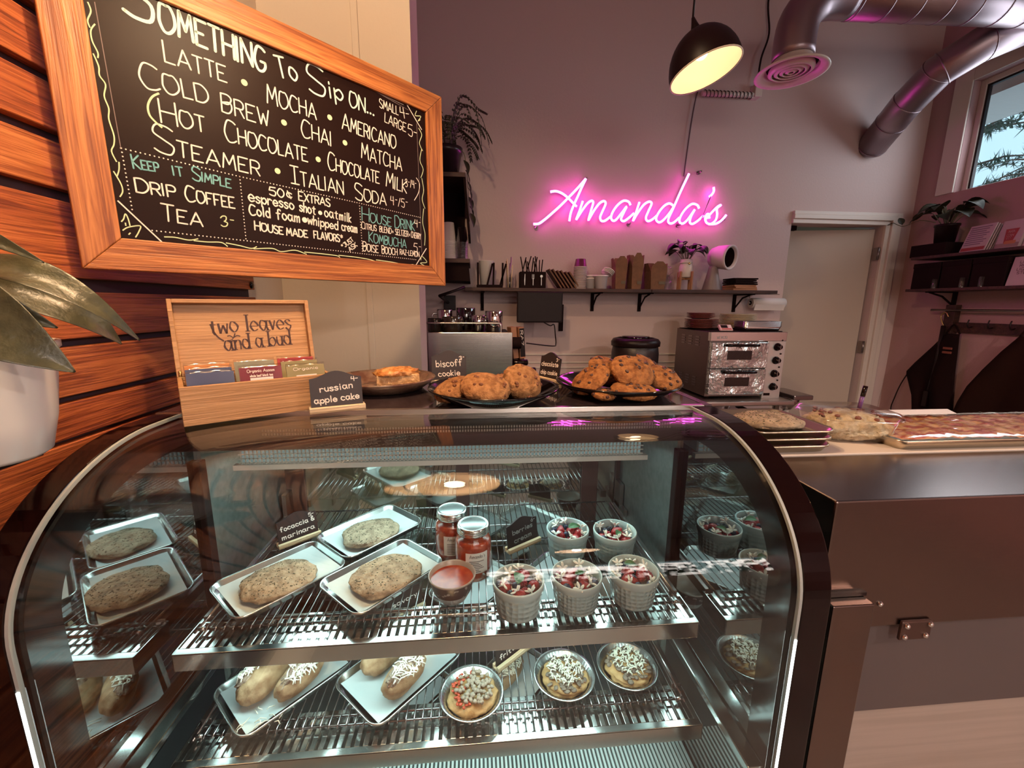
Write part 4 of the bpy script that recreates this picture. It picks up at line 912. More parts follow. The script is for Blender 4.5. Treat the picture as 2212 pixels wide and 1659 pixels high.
# frittatas in pie tins
M_egg = pm('frittata_egg', (.36, .165, .05), .6, n=(40, (.56, .32, .13), .35, .62), bump=(50, .5, .006)); M_mush = pm('mushroom', (.14, .09, .065), .6, n=(60, (.24, .17, .12), .4, .6)); M_feta = pm('feta', (.74, .68, .56), .7); M_pep = pm('roasted_pepper', (.50, .06, .02), .4); M_saus = pm('sausage_crumble', (.36, .27, .20), .7)
def frittata(loc, rz, lt_, lf_, kind, seed):
    t = thing('pie_tin', lt_, 'pie tin', loc, rz, 'aluminium pie tins'); b = B(); rows = []
    for (r, z, fl) in ((.002, .0012, 0), (.044, .0012, 0), (.048, .003, .3), (.061, .017, 1), (.0665, .019, 0), (.0675, .018, 0), (.0665, .0165, 0), (.061, .0155, 1), (.048, .0015, .3), (.044, 0, 0), (.002, 0, 0)):
        rows.append([((r+fl*.0009*math.cos(PI*j))*math.cos(2*PI*j/96), (r+fl*.0009*math.cos(PI*j))*math.sin(2*PI*j/96), z) for j in range(96)])
    b.grid(rows, closed_v=True); b.obj('tin', M_alu, t)
    e = thing('frittata', lf_, 'frittata', (loc[0]+.002, loc[1]-.002, loc[2]+.0015), rz+.3, 'frittatas in pie tins'); b = B(); b.blob((0, 0, .010), .0515, .050, .013, .13, 2.6, seed, flat=.7, nu=48, nv=20); b.obj('egg', M_egg, e)
    R = random.Random(seed)
    if kind == 'pepper':
        q = B()
        for i in range(48):
            a = 1.3+3.0*R.random(); u = .040*math.sqrt(R.random())+.004; q.blob((u*math.cos(a), u*math.sin(a), .024), .0042, .003, .002, .2, 2, i, nu=8, nv=5, M=RZ(R.random()*6))
        q.obj('peppers', M_pep, e)['kind'] = 'stuff'; q = B()
        for i in range(95):
            a = R.random()*6.3; u = .038*math.sqrt(R.random()); q.blob((.005+u*math.cos(a), .002+u*math.sin(a)*1.1, .0255+.004*R.random()), .0052*R.uniform(.6, 1.1), .0042, .0035, .35, 3, i, nu=9, nv=6, M=RZ(R.random()*6))
        q.obj('crumble', M_saus, e)['kind'] = 'stuff'
    else:
        q = B()
        for i in range(60):
            a = R.random()*6.3; u = .047*math.sqrt(R.random()); q.blob((u*math.cos(a), u*math.sin(a), .0225-.006*(u/.047)**3+.003*R.random()), .0085*R.uniform(.6, 1), .0055, .0022, .2, 2, i, nu=10, nv=6, M=RZ(R.random()*6) @ RX(R.uniform(-.5, .5)))
        q.obj('mushrooms', M_mush, e)['kind'] = 'stuff'; q = B(); shreds(q, 130, .036, .038, .0255, R, .013, .0014, .005)
        q.obj('cheese', M_feta, e)['kind'] = 'stuff'
frittata((-.014, .743, Z2+TOPW), .0, 'fluted pie tin holding the red pepper frittata', 'frittata with red pepper and crumbled sausage, leftmost of the three', 'pepper', 51)
frittata((.189, .770, Z2+TOPW), .4, 'fluted pie tin holding the mushroom frittata in the middle', 'mushroom frittata with white cheese, middle of the three', 'm', 53); frittata((.336, .782, Z2+TOPW), .9, 'fluted pie tin holding the mushroom frittata at the right', 'mushroom frittata with white cheese, rightmost of the three', 'm', 55)
# signs in the case
sign((-.468, 1.055, Z1+TOPW), math.radians(40), [('focaccia &', .86, .012), ('marinara', .82, .012)], '5-', 'slate sign reading focaccia and marinara on the upper shelf', .098, .074)
M_chd = pm('chalk_dim', (.30, .32, .31), .9)
sign((.122, .985, Z1+TOPW), math.radians(32), [('berries', .66, .012), ('cream', .58, .012)], '6-', 'slate sign reading berries cream beside the berry cups', .098, .074, mat=M_chd)
sign((.082, .838, Z2+TOPW), math.radians(38), [('feta', .50, .013), ('frittata', .78, .012)], None, 'slate sign reading feta frittata on the lower shelf', .098, .070)
sign((.272, .895, Z2+TOPW), math.radians(32), [('mushroom', .86, .011), ('frittata', .74, .012)], None, 'slate sign reading mushroom frittata, half hidden by the upper shelf', .098, .070)
sign((-.190, 1.005, Z2+TOPW), math.radians(35), [('savory', .70, .012)], None, 'slate sign seen through the wires below the middle sheet pan', .098, .070)
# jars of sauce
M_sauce = pm('tomato_sauce', (.30, .030, .012), .25, n=(70, (.42, .07, .02), .4, .65)); M_lidband = pm('jar_band', (.66, .66, .64), .18, 1.0); M_lidtop = pm('jar_lid', (.22, .24, .24), .25, .6); M_lab = pm('jar_label', (.66, .64, .60), .7)
def jar(loc, rz, label):
    t = thing('sauce_jar', label, 'jar', loc, rz, 'jars of red sauce')
    B().lathe([(0, 0), (.036, 0), (.0405, .004), (.042, .02), (.042, .085), (.039, .099), (.034, .107), (.034, .126), (.0335, .128)], 40).obj('glass', M_clear, t)
    B().lathe([(0, .002), (.035, .002), (.0393, .006), (.0408, .02), (.0408, .085), (.038, .097), (.0, .099)], 36).obj('sauce', M_sauce, t)
    b = B(); b.lathe([(.0352, .110), (.0368, .111), (.0368, .125), (.0358, .1285), (.0318, .129), (.0312, .1275)], 40); 
    for k in range(3): b.lathe([(.0366, .113+.004*k), (.0376, .1145+.004*k), (.0366, .116+.004*k)], 40)
    b.obj('screw_band', M_lidband, t); B().lathe([(.0318, .1285), (.0300, .1278), (.0285, .1284), (0, .1284)], 36).obj('lid', M_lidtop, t)
    rows = [[(.0424*math.sin(a), -.0424*math.cos(a), z) for a in [(-.62+1.24*i/12) for i in range(13)]] for z in (.028, .078)]
    lb2 = B().grid(rows).obj('label', M_lab, t); q = B()
    fl = lambda u, v: Vector((.0427*math.sin(u/.0427), -.0427*math.cos(u/.0427), v))
    write(q, "Amanda's", (-.017, .066), (.019, .066), .008, fl, .0008)
    for k in range(7): q.ribbon([(-.018+(.034-.004*(k*3%4))*u/6, .058-.0042*k) for u in range(7)], .0014, fl)
    q.obj('label_print', M_ink, lb2)
jar((-.060, .955, Z1+TOPW), math.radians(10), 'glass jar of red sauce at the back, beside the pans'); jar((-.008, .882, Z1+TOPW), math.radians(12), 'glass jar of red sauce with a label, in front of the other jar')
# sauce bowl
M_bowl = pm('patterned_bowl', (.035, .012, .016), .3, n=(95, (.34, .30, .28), .62, .66, 1)); M_fl = pm('fluted_base', (.50, .52, .50), .35, bump=((160, 160, 2), .6, .004)); M_rimb = pm('bowl_rim', (.34, .27, .23), .3)
def bowl(loc, label, fill):
    t = thing('sauce_bowl', label, 'bowl', loc, 0, None)
    B().lathe([(0, 0), (.026, 0), (.030, .003), (.040, .022)], 44).obj('base', M_fl, t); B().lathe([(.040, .022), (.0475, .048), (.0500, .054)], 44).obj('wall', M_bowl, t)
    B().lathe([(.0500, .054), (.0505, .0565), (.0490, .0575), (.0470, .056), (.0440, .042), (.030, .014), (0, .010)], 44).obj('rim', M_rimb, t)
    if fill: b = B(); b.lathe([(0, .0455), (.02, .0452), (.040, .0458), (.0452, .0462)], 36); b.obj('sauce', M_sauce, t)
bowl((-.053, .805, Z1+TOPW), 'patterned bowl of red marinara in front of the jars', 1); bowl((.372, .985, Z2+TOPW), 'patterned bowl at the back right of the lower shelf', 0)
# ramekins with berries
def ram_mat(sc, nm):
    m = bpy.data.materials.new(nm); m.use_nodes = True; nt = m.node_tree; p = nt.nodes['Principled BSDF']; p.inputs['Base Color'].default_value = (.40, .49, .48, 1); p.inputs['Roughness'].default_value = .3
    tc = nt.nodes.new('ShaderNodeTexCoord'); v = nt.nodes.new('ShaderNodeTexVoronoi'); v.inputs['Scale'].default_value = sc; v.inputs['Randomness'].default_value = .15; nt.links.new(tc.outputs['Object'], v.inputs['Vector'])
    bn = nt.nodes.new('ShaderNodeBump'); bn.inputs['Strength'].default_value = 1.0; bn.inputs['Distance'].default_value = .004; nt.links.new(v.outputs['Distance'], bn.inputs['Height']); nt.links.new(bn.outputs[0], p.inputs['Normal']); return m
RM = [ram_mat(88, 'embossed_dots'), ram_mat(120, 'embossed_diamonds'), ram_mat(105, 'embossed_lattice'), ram_mat(78, 'embossed_scales'), ram_mat(112, 'embossed_net')]; M_glz = pm('ramekin_glaze', (.46, .54, .53), .22); M_cream = pm('whipped_cream', (.75, .70, .63), .6, bump=(70, .5, .005))
rams = [((.084, .757), 'front left berry cup, with a big mint leaf', 'front left'), ((.207, .765), 'front middle berry cup, with glare across it', 'front middle'), ((.332, .771), 'front right berry cup, near the shelf end', 'front right'), ((.228, .945), 'back left berry cup, behind the front middle one', 'back left'), ((.344, .928), 'back right berry cup, at the right end of the back row', 'back right')]
def meshes(*pairs): return pairs
def proto(name, cat, parts, lab):
    t = thing(name, lab, cat, (0, 0, -5))
    for nm, b, mt in parts: b.obj(nm, mt, t)
    return t
M_straw = pm('strawberry_skin', (.27, .010, .014), .3, bump=(330, .6, .002), n=(60, (.40, .030, .030), .45, .7)); M_blue = pm('blueberry_skin', (.022, .030, .070), .45, n=(60, (.06, .08, .14), .4, .65)); M_rasp = pm('raspberry_flesh', (.28, .014, .035), .4); M_blackb = pm('blackberry_flesh', (.016, .010, .02), .25); M_mint = pm('mint_leaf', (.05, .14, .05), .45, bump=(150, .6, .003)); M_petal = pm('white_petal', (.85, .82, .74), .6)
straw = proto('strawberry', 'strawberry', [('flesh', B().blob((0, 0, .011), .0115, .0115, .0155, .05, 2, 3, nu=20, nv=14, tip=.45), M_straw), ('seeds', None, None)][:1], 'x')
blue = proto('blueberry', 'blueberry', [('skin', B().blob((0, 0, .0075), .0078, .0078, .0072, .02, 2, 1, nu=16, nv=10), M_blue), ('crown', B().lathe([(.0015, .0143), (.003, .0150), (.0036, .0143)], 8), M_blackb)], 'x')
def drup(mt):
    b = B()
    for i in range(6):
        k = (5, 8, 9, 8, 6, 2)[i]; rr = (.0045, .007, .0075, .0065, .0045, .0012)[i]
        for j in range(k): a = 2*PI*(j+.5*(i % 2))/k; b.blob((rr*math.cos(a), rr*math.sin(a), .002+.0028*i), .0027, .0027, .0026, nu=8, nv=6)
    return b
rasp = proto('raspberry', 'raspberry', [('drupelets', drup(0), M_rasp)], 'x'); blackb = proto('blackberry', 'blackberry', [('drupelets', drup(0), M_blackb)], 'x')
fb = B()
for j in range(5):
    a = 2*PI*j/5; fb.blob((.0042*math.cos(a), .0042*math.sin(a), .004+.0012*(j % 2)), .0040, .0019, .0012, nu=8, nv=6, M=RZ(a) @ RY(-.5))
flower = proto('edible_flower', 'flower', [('petals', fb, M_petal), ('calyx', B().tube([(0, 0, -.004), (0, 0, .003)], .0009, 5), M_petal)], 'x')
mb_ = B(); leaf(mb_, (-.018, 0, 0), (.018, 0, 0), .011, .12, fold=.35); mint = proto('mint_leaf', 'mint leaf', [('blade', mb_, M_mint), ('vein', B().tube([(-.018, 0, .0005), (0, 0, .0045), (.018, 0, .0005)], .0006, 5), M_mint)], 'x')
first = {}
def put(pr, loc, rot, lab, grp, sc=1):
    if pr.name not in first:
        first[pr.name] = 1; o = pr; o.location = loc; o.rotation_euler = rot; o['label'] = lab; o['group'] = grp; o.scale = (sc,)*3
    else: dup(pr, loc, rot=rot, label=lab, group=grp, scale=(sc,)*3)
for i, ((x, y), lab, wh) in enumerate(rams):
    t = thing('berry_cup', lab, 'ramekin', (x, y, Z1+TOPW), i*1.1, 'ramekins of berries and cream')
    B().lathe([(0, .0), (.040, 0), (.0445, .004), (.0495, .046), (.0505, .052)], 56).obj('cup_wall', RM[i], t)
    B().lathe([(.0505, .052), (.0525, .054), (.0533, .068), (.0528, .0705), (.0510, .0712), (.0495, .070), (.0475, .050), (.046, .040)], 56).obj('rim', M_glz, t)
    B().lathe([(0, .041), (.03, .0405), (.0472, .041)], 36).obj('cream', M_cream, t)
    R = random.Random(60+i); zb = Z1+TOPW+.041; used = []
    def spot(rad, rmax=.036):
        for _ in range(200):
            a = R.random()*2*PI; u = rmax*math.sqrt(R.random()); p = (x+u*math.cos(a), y+u*math.sin(a))
            if all(math.hypot(p[0]-q[0], p[1]-q[1]) > .82*(rad+q[2]) for q in used): used.append((*p, rad)); return p
        a = R.random()*2*PI; return (x+rmax*.9*math.cos(a), y+rmax*.9*math.sin(a))
    gg = 'berries in the %s cup' % wh
    for k in range(5): p = spot(.0105, .033); put(straw, (p[0], p[1], zb+.004+.003*R.random()), (R.uniform(-1.3, 1.3), R.uniform(-1.0, 1.0), R.random()*6), 'red strawberry in the %s berry cup' % wh, gg, R.uniform(.95, 1.2))
    for k in range(2): p = spot(.0085); put(rasp, (p[0], p[1], zb+.004), (R.uniform(-.7, .7), R.uniform(-.7, .7), 0), 'pink red raspberry in the %s berry cup' % wh, gg)
    for k in range(6): p = spot(.007, .038); put(blue, (p[0], p[1], zb+.004+.004*R.random()), (R.uniform(-.8, .8), R.uniform(-.8, .8), 0), 'dark blueberry in the %s berry cup' % wh, gg, R.uniform(.9, 1.15))
    p = spot(.008); put(blackb, (p[0], p[1], zb+.004), (.3, .2, 0), 'blackberry in the %s berry cup' % wh, gg)
    for k in range(6): a = k*1.05+R.random()*.5; u = .040-.010*R.random(); put(flower, (x+u*math.cos(a), y+u*math.sin(a), zb+.018+.006*R.random()), (R.uniform(-.9, .9), R.uniform(-.9, .9), R.random()*6), 'small white flower in the %s berry cup' % wh, gg, 1.7)
    mx, my, ma = [(0, .004, 1.4), (.008, .002, .3), (.0, .016, -.3), (.018, .004, .2), (.004, -.014, .9)][i]
    put(mint, (x+mx, y+my, zb+.028), (.25, .1, ma), 'green mint leaf on the %s berry cup' % wh, gg, (1.15, .7, .8, .95, .75)[i])
# ---------------------------------------------------------------- back counter and coffee gear
ZB = .935
bc = thing('back_counter', 'dark back counter under the coffee machine', 'counter', (0, 0, 0))
B().box(-.74, 1.30, 2.14, 2.985, ZB-.04, ZB).obj('worktop', pm('worktop', (.16, .12, .11), .3), bc, bevel=.004)
B().box(-.72, 1.28, 2.20, 2.98, 0, ZB-.04).obj('cabinet', pm('cabinet_grey', (.12, .08, .08), .6), bc)
cm = thing('coffee_machine', 'brushed steel espresso machine seen from behind', 'coffee machine', (-.245, 2.2, ZB))
B().box(0, .445, 0, .012, .03, .452).obj('back_panel', M_steel, cm, bevel=.004); B().box(.006, .44, .012, .42, .03, .445).obj('body', M_black, cm, bevel=.006)
b = B(); 
for x in (.03, .41):
    for y in (.04, .38): b.cyl((x, y, 0), (x, y, .03), .018, n=12)
b.obj('feet', M_matte, cm)
B().tube(crom([(-.02, .02, .498), (.20, .02, .498), (.36, .02, .498), (.378, .02, .494), (.383, .02, .48), (.383, .02, .45)], 5), .0055, 8).obj('cup_rail', M_steelx, cm)
b = B()
rows = [[(x, .07+(.030+.002*(j % 2))*math.cos(2*PI*j/28), .39+(.030+.002*(j % 2))*math.sin(2*PI*j/28)) for j in range(28)] for x in (.445, .452, .492, .498)]
b.grid(rows, closed_v=True); b.face([len(b.v)-28+j for j in range(28)]); b.obj('steam_knob', M_matte, cm)
for i, (y, z, L) in enumerate(((.05, .285, .085), (.02, .245, .125))):
    b = B(); b.tube([(.44, y, z), (.46, y, z), (.475, y, z), (.445+L, y, z), (.45+L, y, z)], [.010, .013, .016, .017, .008], 14); b.obj('portafilter_handle', M_gloss, cm)
M_darkg = pm('dark_ceramic', (.035, .022, .016), .12, coat=.5); M_smoke = glass('smoked_glass', (.35, .30, .28), .12)
def mug(loc, r, h, mat, lab, cat='mug', name='mug', handle=True, rz=0):
    t = thing(name, lab, cat, loc, rz, 'cups on the coffee machine')
    B().lathe([(0, .002), (r*.85, .0), (r, .008), (r, h-.004), (r-.002, h), (r-.005, h-.003), (r-.006, .01), (0, .008)], 28).obj('cup', mat, t)
    if handle: B().tube(crom([(r-.002, 0, h*.8), (r+.022, 0, h*.78), (r+.026, 0, h*.45), (r-.003, 0, h*.22)], 5), .0045, 7).obj('handle', mat, t)
zt_ = ZB+.4455
for a in [((-.215, 2.30, zt_), .038, .075, M_darkg, 'dark mug at the left end on top of the coffee machine'), ((-.12, 2.29, zt_), .055, .085, M_darkg, 'wide dark mug in the middle front on top of the coffee machine'), ((.105, 2.31, zt_), .048, .115, M_chrome, 'shiny steel milk pitcher at the right end on top of the coffee machine'),
          ((.02, 2.36, zt_), .040, .090, M_chrome, 'small steel pitcher beside the tall shiny one on the coffee machine'), ((-.05, 2.45, zt_), .055, .13, M_smoke, 'smoked glass carafe at the back on top of the coffee machine'), ((-.17, 2.45, zt_), .045, .12, M_chrome, 'steel jug behind the dark mugs on the coffee machine')]:
    mug(*a, rz=random.random()*6)
ar = thing('monitor_arm', 'black jointed arm reaching over the coffee machine cups', 'arm', (-.16, 2.98, 1.56))
B().tube([(-.02, 0, -.02), (-.05, -.36, .02), (.10, -.30, .075)], .010, 8).obj('link', M_black, ar); B().box(-.05, .03, -.02, .02, -.07, .03).obj('wall_plate', M_black, ar, bevel=.003)
# milk carton and pods holder
ct = thing('milk_carton', 'white carton with a nutrition panel beside the espresso handles', 'carton', (.235, 2.15, ZB), math.radians(6))
B().box(-.055, .06, 0, .07, 0, .185).obj('carton', M_paperw, ct, bevel=.002); B().box(.035, .062, -.001, .071, .01, .178).obj('side_print', pm('carton_print', (.55, .30, .22), .6), ct)
fr_ = plane((0, -.0008, 0), (1, 0, 0), (0, 0, 1)); b = B()
for k in range(9): 
    for (x0, x1) in ((-.048, -.012), (-.006, .03)): b.ribbon([(x0, .165-.010*k), (x1-.006*(k % 3), .165-.010*k)], .0028 if k else .007, fr_)
b.obj('print_lines', M_ink, ct)
kb = thing('knock_box', 'glossy black box in front of the coffee machine', 'box', (.085, 2.12, ZB), 0)
B().box(-.075, .075, 0, .06, 0, .175).obj('body', M_gloss, kb, bevel=.01); B().lathe([(0, 0), (.035, 0), (.038, .08), (.03, .09), (0, .09)], 20, (.02, .03, .05)).obj('cylinder', M_chrome, kb)
for i, (x, lean, lb_) in enumerate(((.225, -.10, 'plain wooden block leaning beside the coffee machine'), (.262, -.07, 'wooden block with a black lettered face beside the coffee machine'))):
    t = thing('wood_block', lb_, 'wooden block', (x, 2.32, ZB+.30), rot=(0, lean, .25), group='wooden blocks beside the coffee machine')
    B().box(-.016, .016, -.02, .05, 0, .175).obj('block', pm('block_wood', (.33, .14, .07), .5), t, bevel=.002)
    if i:
        B().box(-.013, .0155, -.0215, -.020, .01, .168).obj('face', M_black, t); b = B(); fw = plane((0, -.0222, 0), (0, 0, -1), (1, 0, 0)); write(b, 'RAZ', (-.155, -.008), (-.075, -.008), .016, fw, .0022); b.obj('lettering', M_chalk, t)
    B().box(-.012, .012, -.01, .04, -.30, 0).obj('stand', M_black, t)
# soup kettle
kt = thing('soup_kettle', 'round black soup kettle against the back wall', 'kettle', (1.02, 2.58, ZB))
B().lathe([(0, 0), (.125, 0), (.138, .02), (.146, .18), (.146, .30), (.140, .34), (.136, .345)], 44).obj('body', pm('kettle_black', (.012, .006, .006), .42, bump=(160, .3, .002)), kt)
B().lathe([(.140, .342), (.150, .345), (.152, .37), (.140, .388), (.115, .395), (.110, .388), (.0, .384)], 44).obj('rim', M_black, kt)
B().lathe([(.085, .388), (.09, .40), (.082, .405), (.0, .404)], 40).obj('lid', M_gloss, kt)
# wall shelf
M_brk = M_matte
ws = thing('wall_shelf', 'long dark wooden shelf on black brackets under the neon sign', 'shelf', (0, YB, 1.638))
B().box(-.06, 1.176, -.25, 0, -.022, 0).obj('board', M_dwood, ws, bevel=.002); B().box(1.18, 2.07, -.25, 0, -.022, 0).obj('board', M_dwood, ws, bevel=.002)
for x in (.055, .845, 1.195, 1.92):
    b = B(); b.box(x-.011, x+.011, -.012, 0, -.150, -.022); b.box(x-.011, x+.011, -.22, 0, -.03, -.022); b.tube([(x, -.008, -.13), (x+.0, -.10, -.05), (x+.0, -.18, -.03)], .006, 6); b.obj('bracket', M_brk, ws)
YS, ZS = 2.86, 1.6385
t = thing('paper_cup', 'tall white paper cup behind the router on the wall shelf', 'cup', (.083, 2.90, ZS)); B().lathe([(0, 0), (.040, 0), (.050, .175), (.052, .177), (.049, .178), (.039, .004)], 30).obj('cup', M_paperw, t)
rt = thing('router', 'black wireless router with upright antennas on the wall shelf', 'router', (.085, 2.81, ZS)); B().box(-.07, .10, -.045, .04, 0, .018).obj('body', M_matte, rt, bevel=.004)
for x, ln in ((-.060, 0), (.0, .25), (.04, .03), (.085, .28), (.10, .02)):
    M4 = Matrix.Translation((x, .02, .016)) @ Matrix.Rotation(ln, 4, 'Y'); B().box(-.006, .006, -.003, .003, 0, .145, M4).obj('antenna', M_matte, rt)
uj = thing('utensil_jar', 'small glass jar of stirrers beside the router', 'jar', (.232, 2.84, ZS)); B().lathe([(0, 0), (.022, 0), (.026, .01), (.026, .055), (.023, .065), (.023, .075)], 24).obj('glass', M_clear, uj)
for i in range(5): a = i*1.3; B().tube([(.01*math.cos(a), .01*math.sin(a), .004), (.022*math.cos(a), .02*math.sin(a), .15+.012*i)], .0035, 6).obj('stirrer', (M_pine, M_dsteel, M_kraft)[i % 3], uj)
cc = thing('cutlery_caddy', 'black cutlery caddy printed with a knife, fork and spoon', 'caddy', (.385, 2.83, ZS)); B().box(-.085, .085, -.04, .05, 0, .105).obj('box', M_matte, cc, bevel=.003)
fc = plane((0, -.0408, 0), (1, 0, 0), (0, 0, 1)); b = B(); b.ribbon([(-.055, .018), (-.055, .05), (-.054, .09)], [.003, .006, .003], fc); b.ribbon([(.0, .018), (.0, .06)], .004, fc); b.ribbon([(-.006, .06), (.006, .06)], .003, fc)
for k in (-.006, 0, .006): b.ribbon([(k, .06), (k, .088)], .002, fc)
b.ribbon([(.055, .018), (.055, .065)], .004, fc); b.dot((.055, .076), .009, fc); b.obj('printed_icons', M_white, cc)
for i in range(11):
    x = -.07+.013*i; r_n = random.Random(i); d = r_n.uniform(-.03, .04); B().tube([(x, .01, .09), (x+d, .02, .17+.04*r_n.random())], .004, 6).obj('straw', M_matte, cc)
M_folder = pm('brown_folder', (.13, .045, .028), .6)
for i in range(6):
    t = thing('menu_folder', 'brown menu folder leaning by the cutlery caddy, number %d counted from it' % (i+1) if 0 else ('brown menu folder leaning nearest the cutlery caddy', 'second brown menu folder from the cutlery caddy', 'third brown menu folder from the cutlery caddy', 'brown menu folder third from the black cups', 'brown menu folder second from the black cups', 'brown menu folder leaning nearest the stacked cups')[i], 'folder', (.585+.025*i, 2.82, ZS), rot=(0, -.62, 0), group='leaning menu folders')
    B().box(-.005, .005, 0, .12, .004, .155-.010*(i//2)).obj('cover', M_folder, t, bevel=.001); B().box(-.003, .003, -.001, .119, .006, .150-.010*(i//2)).obj('pages', M_kraft, t)
# stacked cups
def nest(n, x, y, z0, r0, r1, h, step, mat, rim, label, grp, nm='cup', inv=True):
    t = thing('nested_cup', label, 'cup', (x, y, z0), 0, grp)
    s = -1 if inv else 1
    P = [(r1, 0), (r1+.003, .002), (r1+.003, .006), (r1, .007), (r0, h), (0, h)] if inv else [(0, 0), (r0, 0), (r1, h-.007), (r1+.003, h-.005), (r1+.003, h-.001), (r1, h), (r0-.002, .004)]
    B().lathe(P, 26).obj('wall', mat, t)
    B().lathe([(r1+.001, 0.0), (r1+.0045, .003), (r1+.001, .0062)] if inv else [(r1+.001, h-.0062), (r1+.0045, h-.003), (r1+.001, h)], 26).obj('lip', rim, t)
    for i in range(1, n): dup(t, (x+.0006*((i*7) % 3-1), y, z0+step*i))
    return t
nest(18, .715, 2.86, ZS, .033, .042, .055, .0083, pm('brown_cup', (.10, .02, .022), .4), M_paperw, 'brown paper cup in the upside down stack in the middle of the wall shelf', 'upside down brown cups')
for i, (x, y, z, r, h, lb_) in enumerate(((.805, 2.88, ZS, .052, .07, 'frosted plastic tub at the left of the kraft boxes'), (.845, 2.81, ZS, .045, .085, 'frosted plastic tub in front, beside the kraft boxes'), (.80, 2.88, ZS+.0705, .040, .02, 'frosted tub turned over on the left tub'))):
    t = thing('plastic_tub', lb_, 'tub', (x, y, z), 0, 'frosted tubs on the wall shelf'); B().lathe([(0, 0), (r*.85, 0), (r, h), (r+.004, h+.001), (r+.003, h-.004), (r*.84, -.0)][:4], 28).obj('tub', pm('frosted', (.72, .64, .64), .35), t); B().lathe([(0, h+.002), (r, h+.003), (r+.005, h+.001), (r+.004, h-.004)], 28).obj('lid', M_paperw, t)
for i in range(4):
    t = tag(B().lathe([(0, .004), (.036, .004), (.038, .0), (.039, .006), (0, .0065)], 26).obj('tub_lid', M_paperw, loc=(.885+.004*i, 2.82-.004*i, ZS+.098+.0062*i)), ('lowest', 'second', 'third', 'topmost')[i]+' white lid of the tilted pile on the tubs', 'lid', 'white lids on the tubs'); t.rotation_euler = (-.2, .5, 0)
M_band = pm('kraft_band', (.12, .09, .055), .7)
for i, (x0, x1, h, hh, lb_) in enumerate(((.945, 1.025, .15, .215, 'narrow kraft takeout box at the left of the three'), (1.058, 1.135, .15, .238, 'tallest kraft takeout box in the middle of the three'), (1.188, 1.305, .12, .185, 'wide kraft takeout box at the right of the three'))):
    t = thing('takeout_box', lb_, 'takeout box', ((x0+x1)/2, 2.82, ZS), .06*(i-1), 'kraft takeout boxes'); w2 = (x1-x0)/2; b = B()
    lo = [(-w2*.82, 0, 0), (w2*.82, 0, 0), (w2*.82, .09, 0), (-w2*.82, .09, 0)]; hi = [(-w2, -.008, h), (w2, -.008, h), (w2, .10, h), (-w2, .10, h)]
    b.v += lo+hi
    for q in ((3, 2, 1, 0), (0, 1, 5, 4), (1, 2, 6, 5), (2, 3, 7, 6), (3, 0, 4, 7)): b.face(q)
    b.obj('carton', M_kraft, t)
    for k, (ya, dy) in enumerate(((-.008, -.006), (.10, .02))): B().prism([(-w2, ya, h), (w2, ya, h), (w2*.92, ya+dy*.6, h+(hh-h)*.55), (w2*.35, ya+dy, hh), (-w2*.35, ya+dy, hh), (-w2*.92, ya+dy*.6, h+(hh-h)*.55)], (0, .0012, 0)).obj('flap', M_kraft, t)
    for s in (-1, 1): B().prism([(s*w2, -.006, h), (s*w2, .098, h), (s*(w2+.012), .075, hh-.01), (s*(w2+.012), .02, hh-.01)], (.0012, 0, 0)).obj('flap', M_kraft, t)
    B().box(w2*.05, w2*.86, -.0065, -.0055, .035, .055).obj('band', M_band, t)
t = thing('water_glass', 'clear tumbler wrapped in film between the kraft boxes and plant stand', 'glass', (1.352, 2.90, ZS)); B().lathe([(0, .004), (.030, .003), (.034, .10), (.033, .10), (.028, .006)], 26).obj('tumbler', M_clear, t); B().blob((0, 0, .13), .032, .03, .03, .3, 3, 4, nu=20, nv=10).obj('crumpled_film', M_plast, t)
ps = thing('plant_stand', 'small wooden four-legged plant stand on the wall shelf', 'plant stand', (1.462, 2.87, ZS), .5)
M_std = pm('stand_wood', (.34, .15, .07), .5)
for a in range(4): c, s = math.cos(a*PI/2), math.sin(a*PI/2); B().box(.052*c-.007, .052*c+.007, .052*s-.007, .052*s+.007, 0, .125).obj('leg', M_std, ps, bevel=.002)
b = B(); b.box(-.05, .05, -.006, .006, .070, .084); b.box(-.006, .006, -.05, .05, .070, .084); b.obj('cross_bar', M_std, ps)
pj = thing('potted_plant', 'leafy plant in a white clasp jar on the wooden stand', 'plant', (1.462, 2.87, ZS+.0845)); B().lathe([(0, 0), (.038, 0), (.043, .006), (.044, .075), (.037, .088), (.037, .094), (.043, .096), (.043, .104), (.040, .106), (.040, .122), (.036, .122), (.034, .10), (0, .098)], 36).obj('jar', pm('jar_white', (.62, .55, .50), .4), pj)
b = B(); b.lathe([(0, .0), (.008, 0), (.0085, .002), (.006, .004), (0, .0045)], 14, (0, -.0445, .092), RX(PI/2)); b.obj('clasp', M_brass, pj)
def bush(t, R, n, r, z0, zh, wd, mat, thick=.002, dz=0.0):
    for i in range(n):
        a = 2*PI*i/n+R.uniform(-.3, .3); rr = r*R.uniform(.45, 1); z = zh*R.uniform(.75, 1.0); top = Vector((rr*.7*math.cos(a), rr*.7*math.sin(a), z)); B().tube(crom([(.3*rr*.2*math.cos(a), .2*rr*math.sin(a), z0), (rr*.45*math.cos(a), rr*.45*math.sin(a), z0+(z-z0)*.6), tuple(top)], 4), thick, 5).obj('stem', M_stem, t)
        b = B(); leaf(b, top, top+Vector((math.cos(a)*wd*2.2, math.sin(a)*wd*2.2, -wd*R.uniform(.3, 1.4)+dz)), wd, .18, R.uniform(-.5, .5), 7); b.obj('leaf', mat, t)
bush(pj, random.Random(3), 20, .105, .10, .225, .036, M_leafd)
tf = thing('desk_fan', 'grey cone stand carrying a tilted white drum with a dark opening', 'fan', (1.655, 2.86, ZS)); M_fan = pm('fan_grey', (.20, .15, .15), .45)
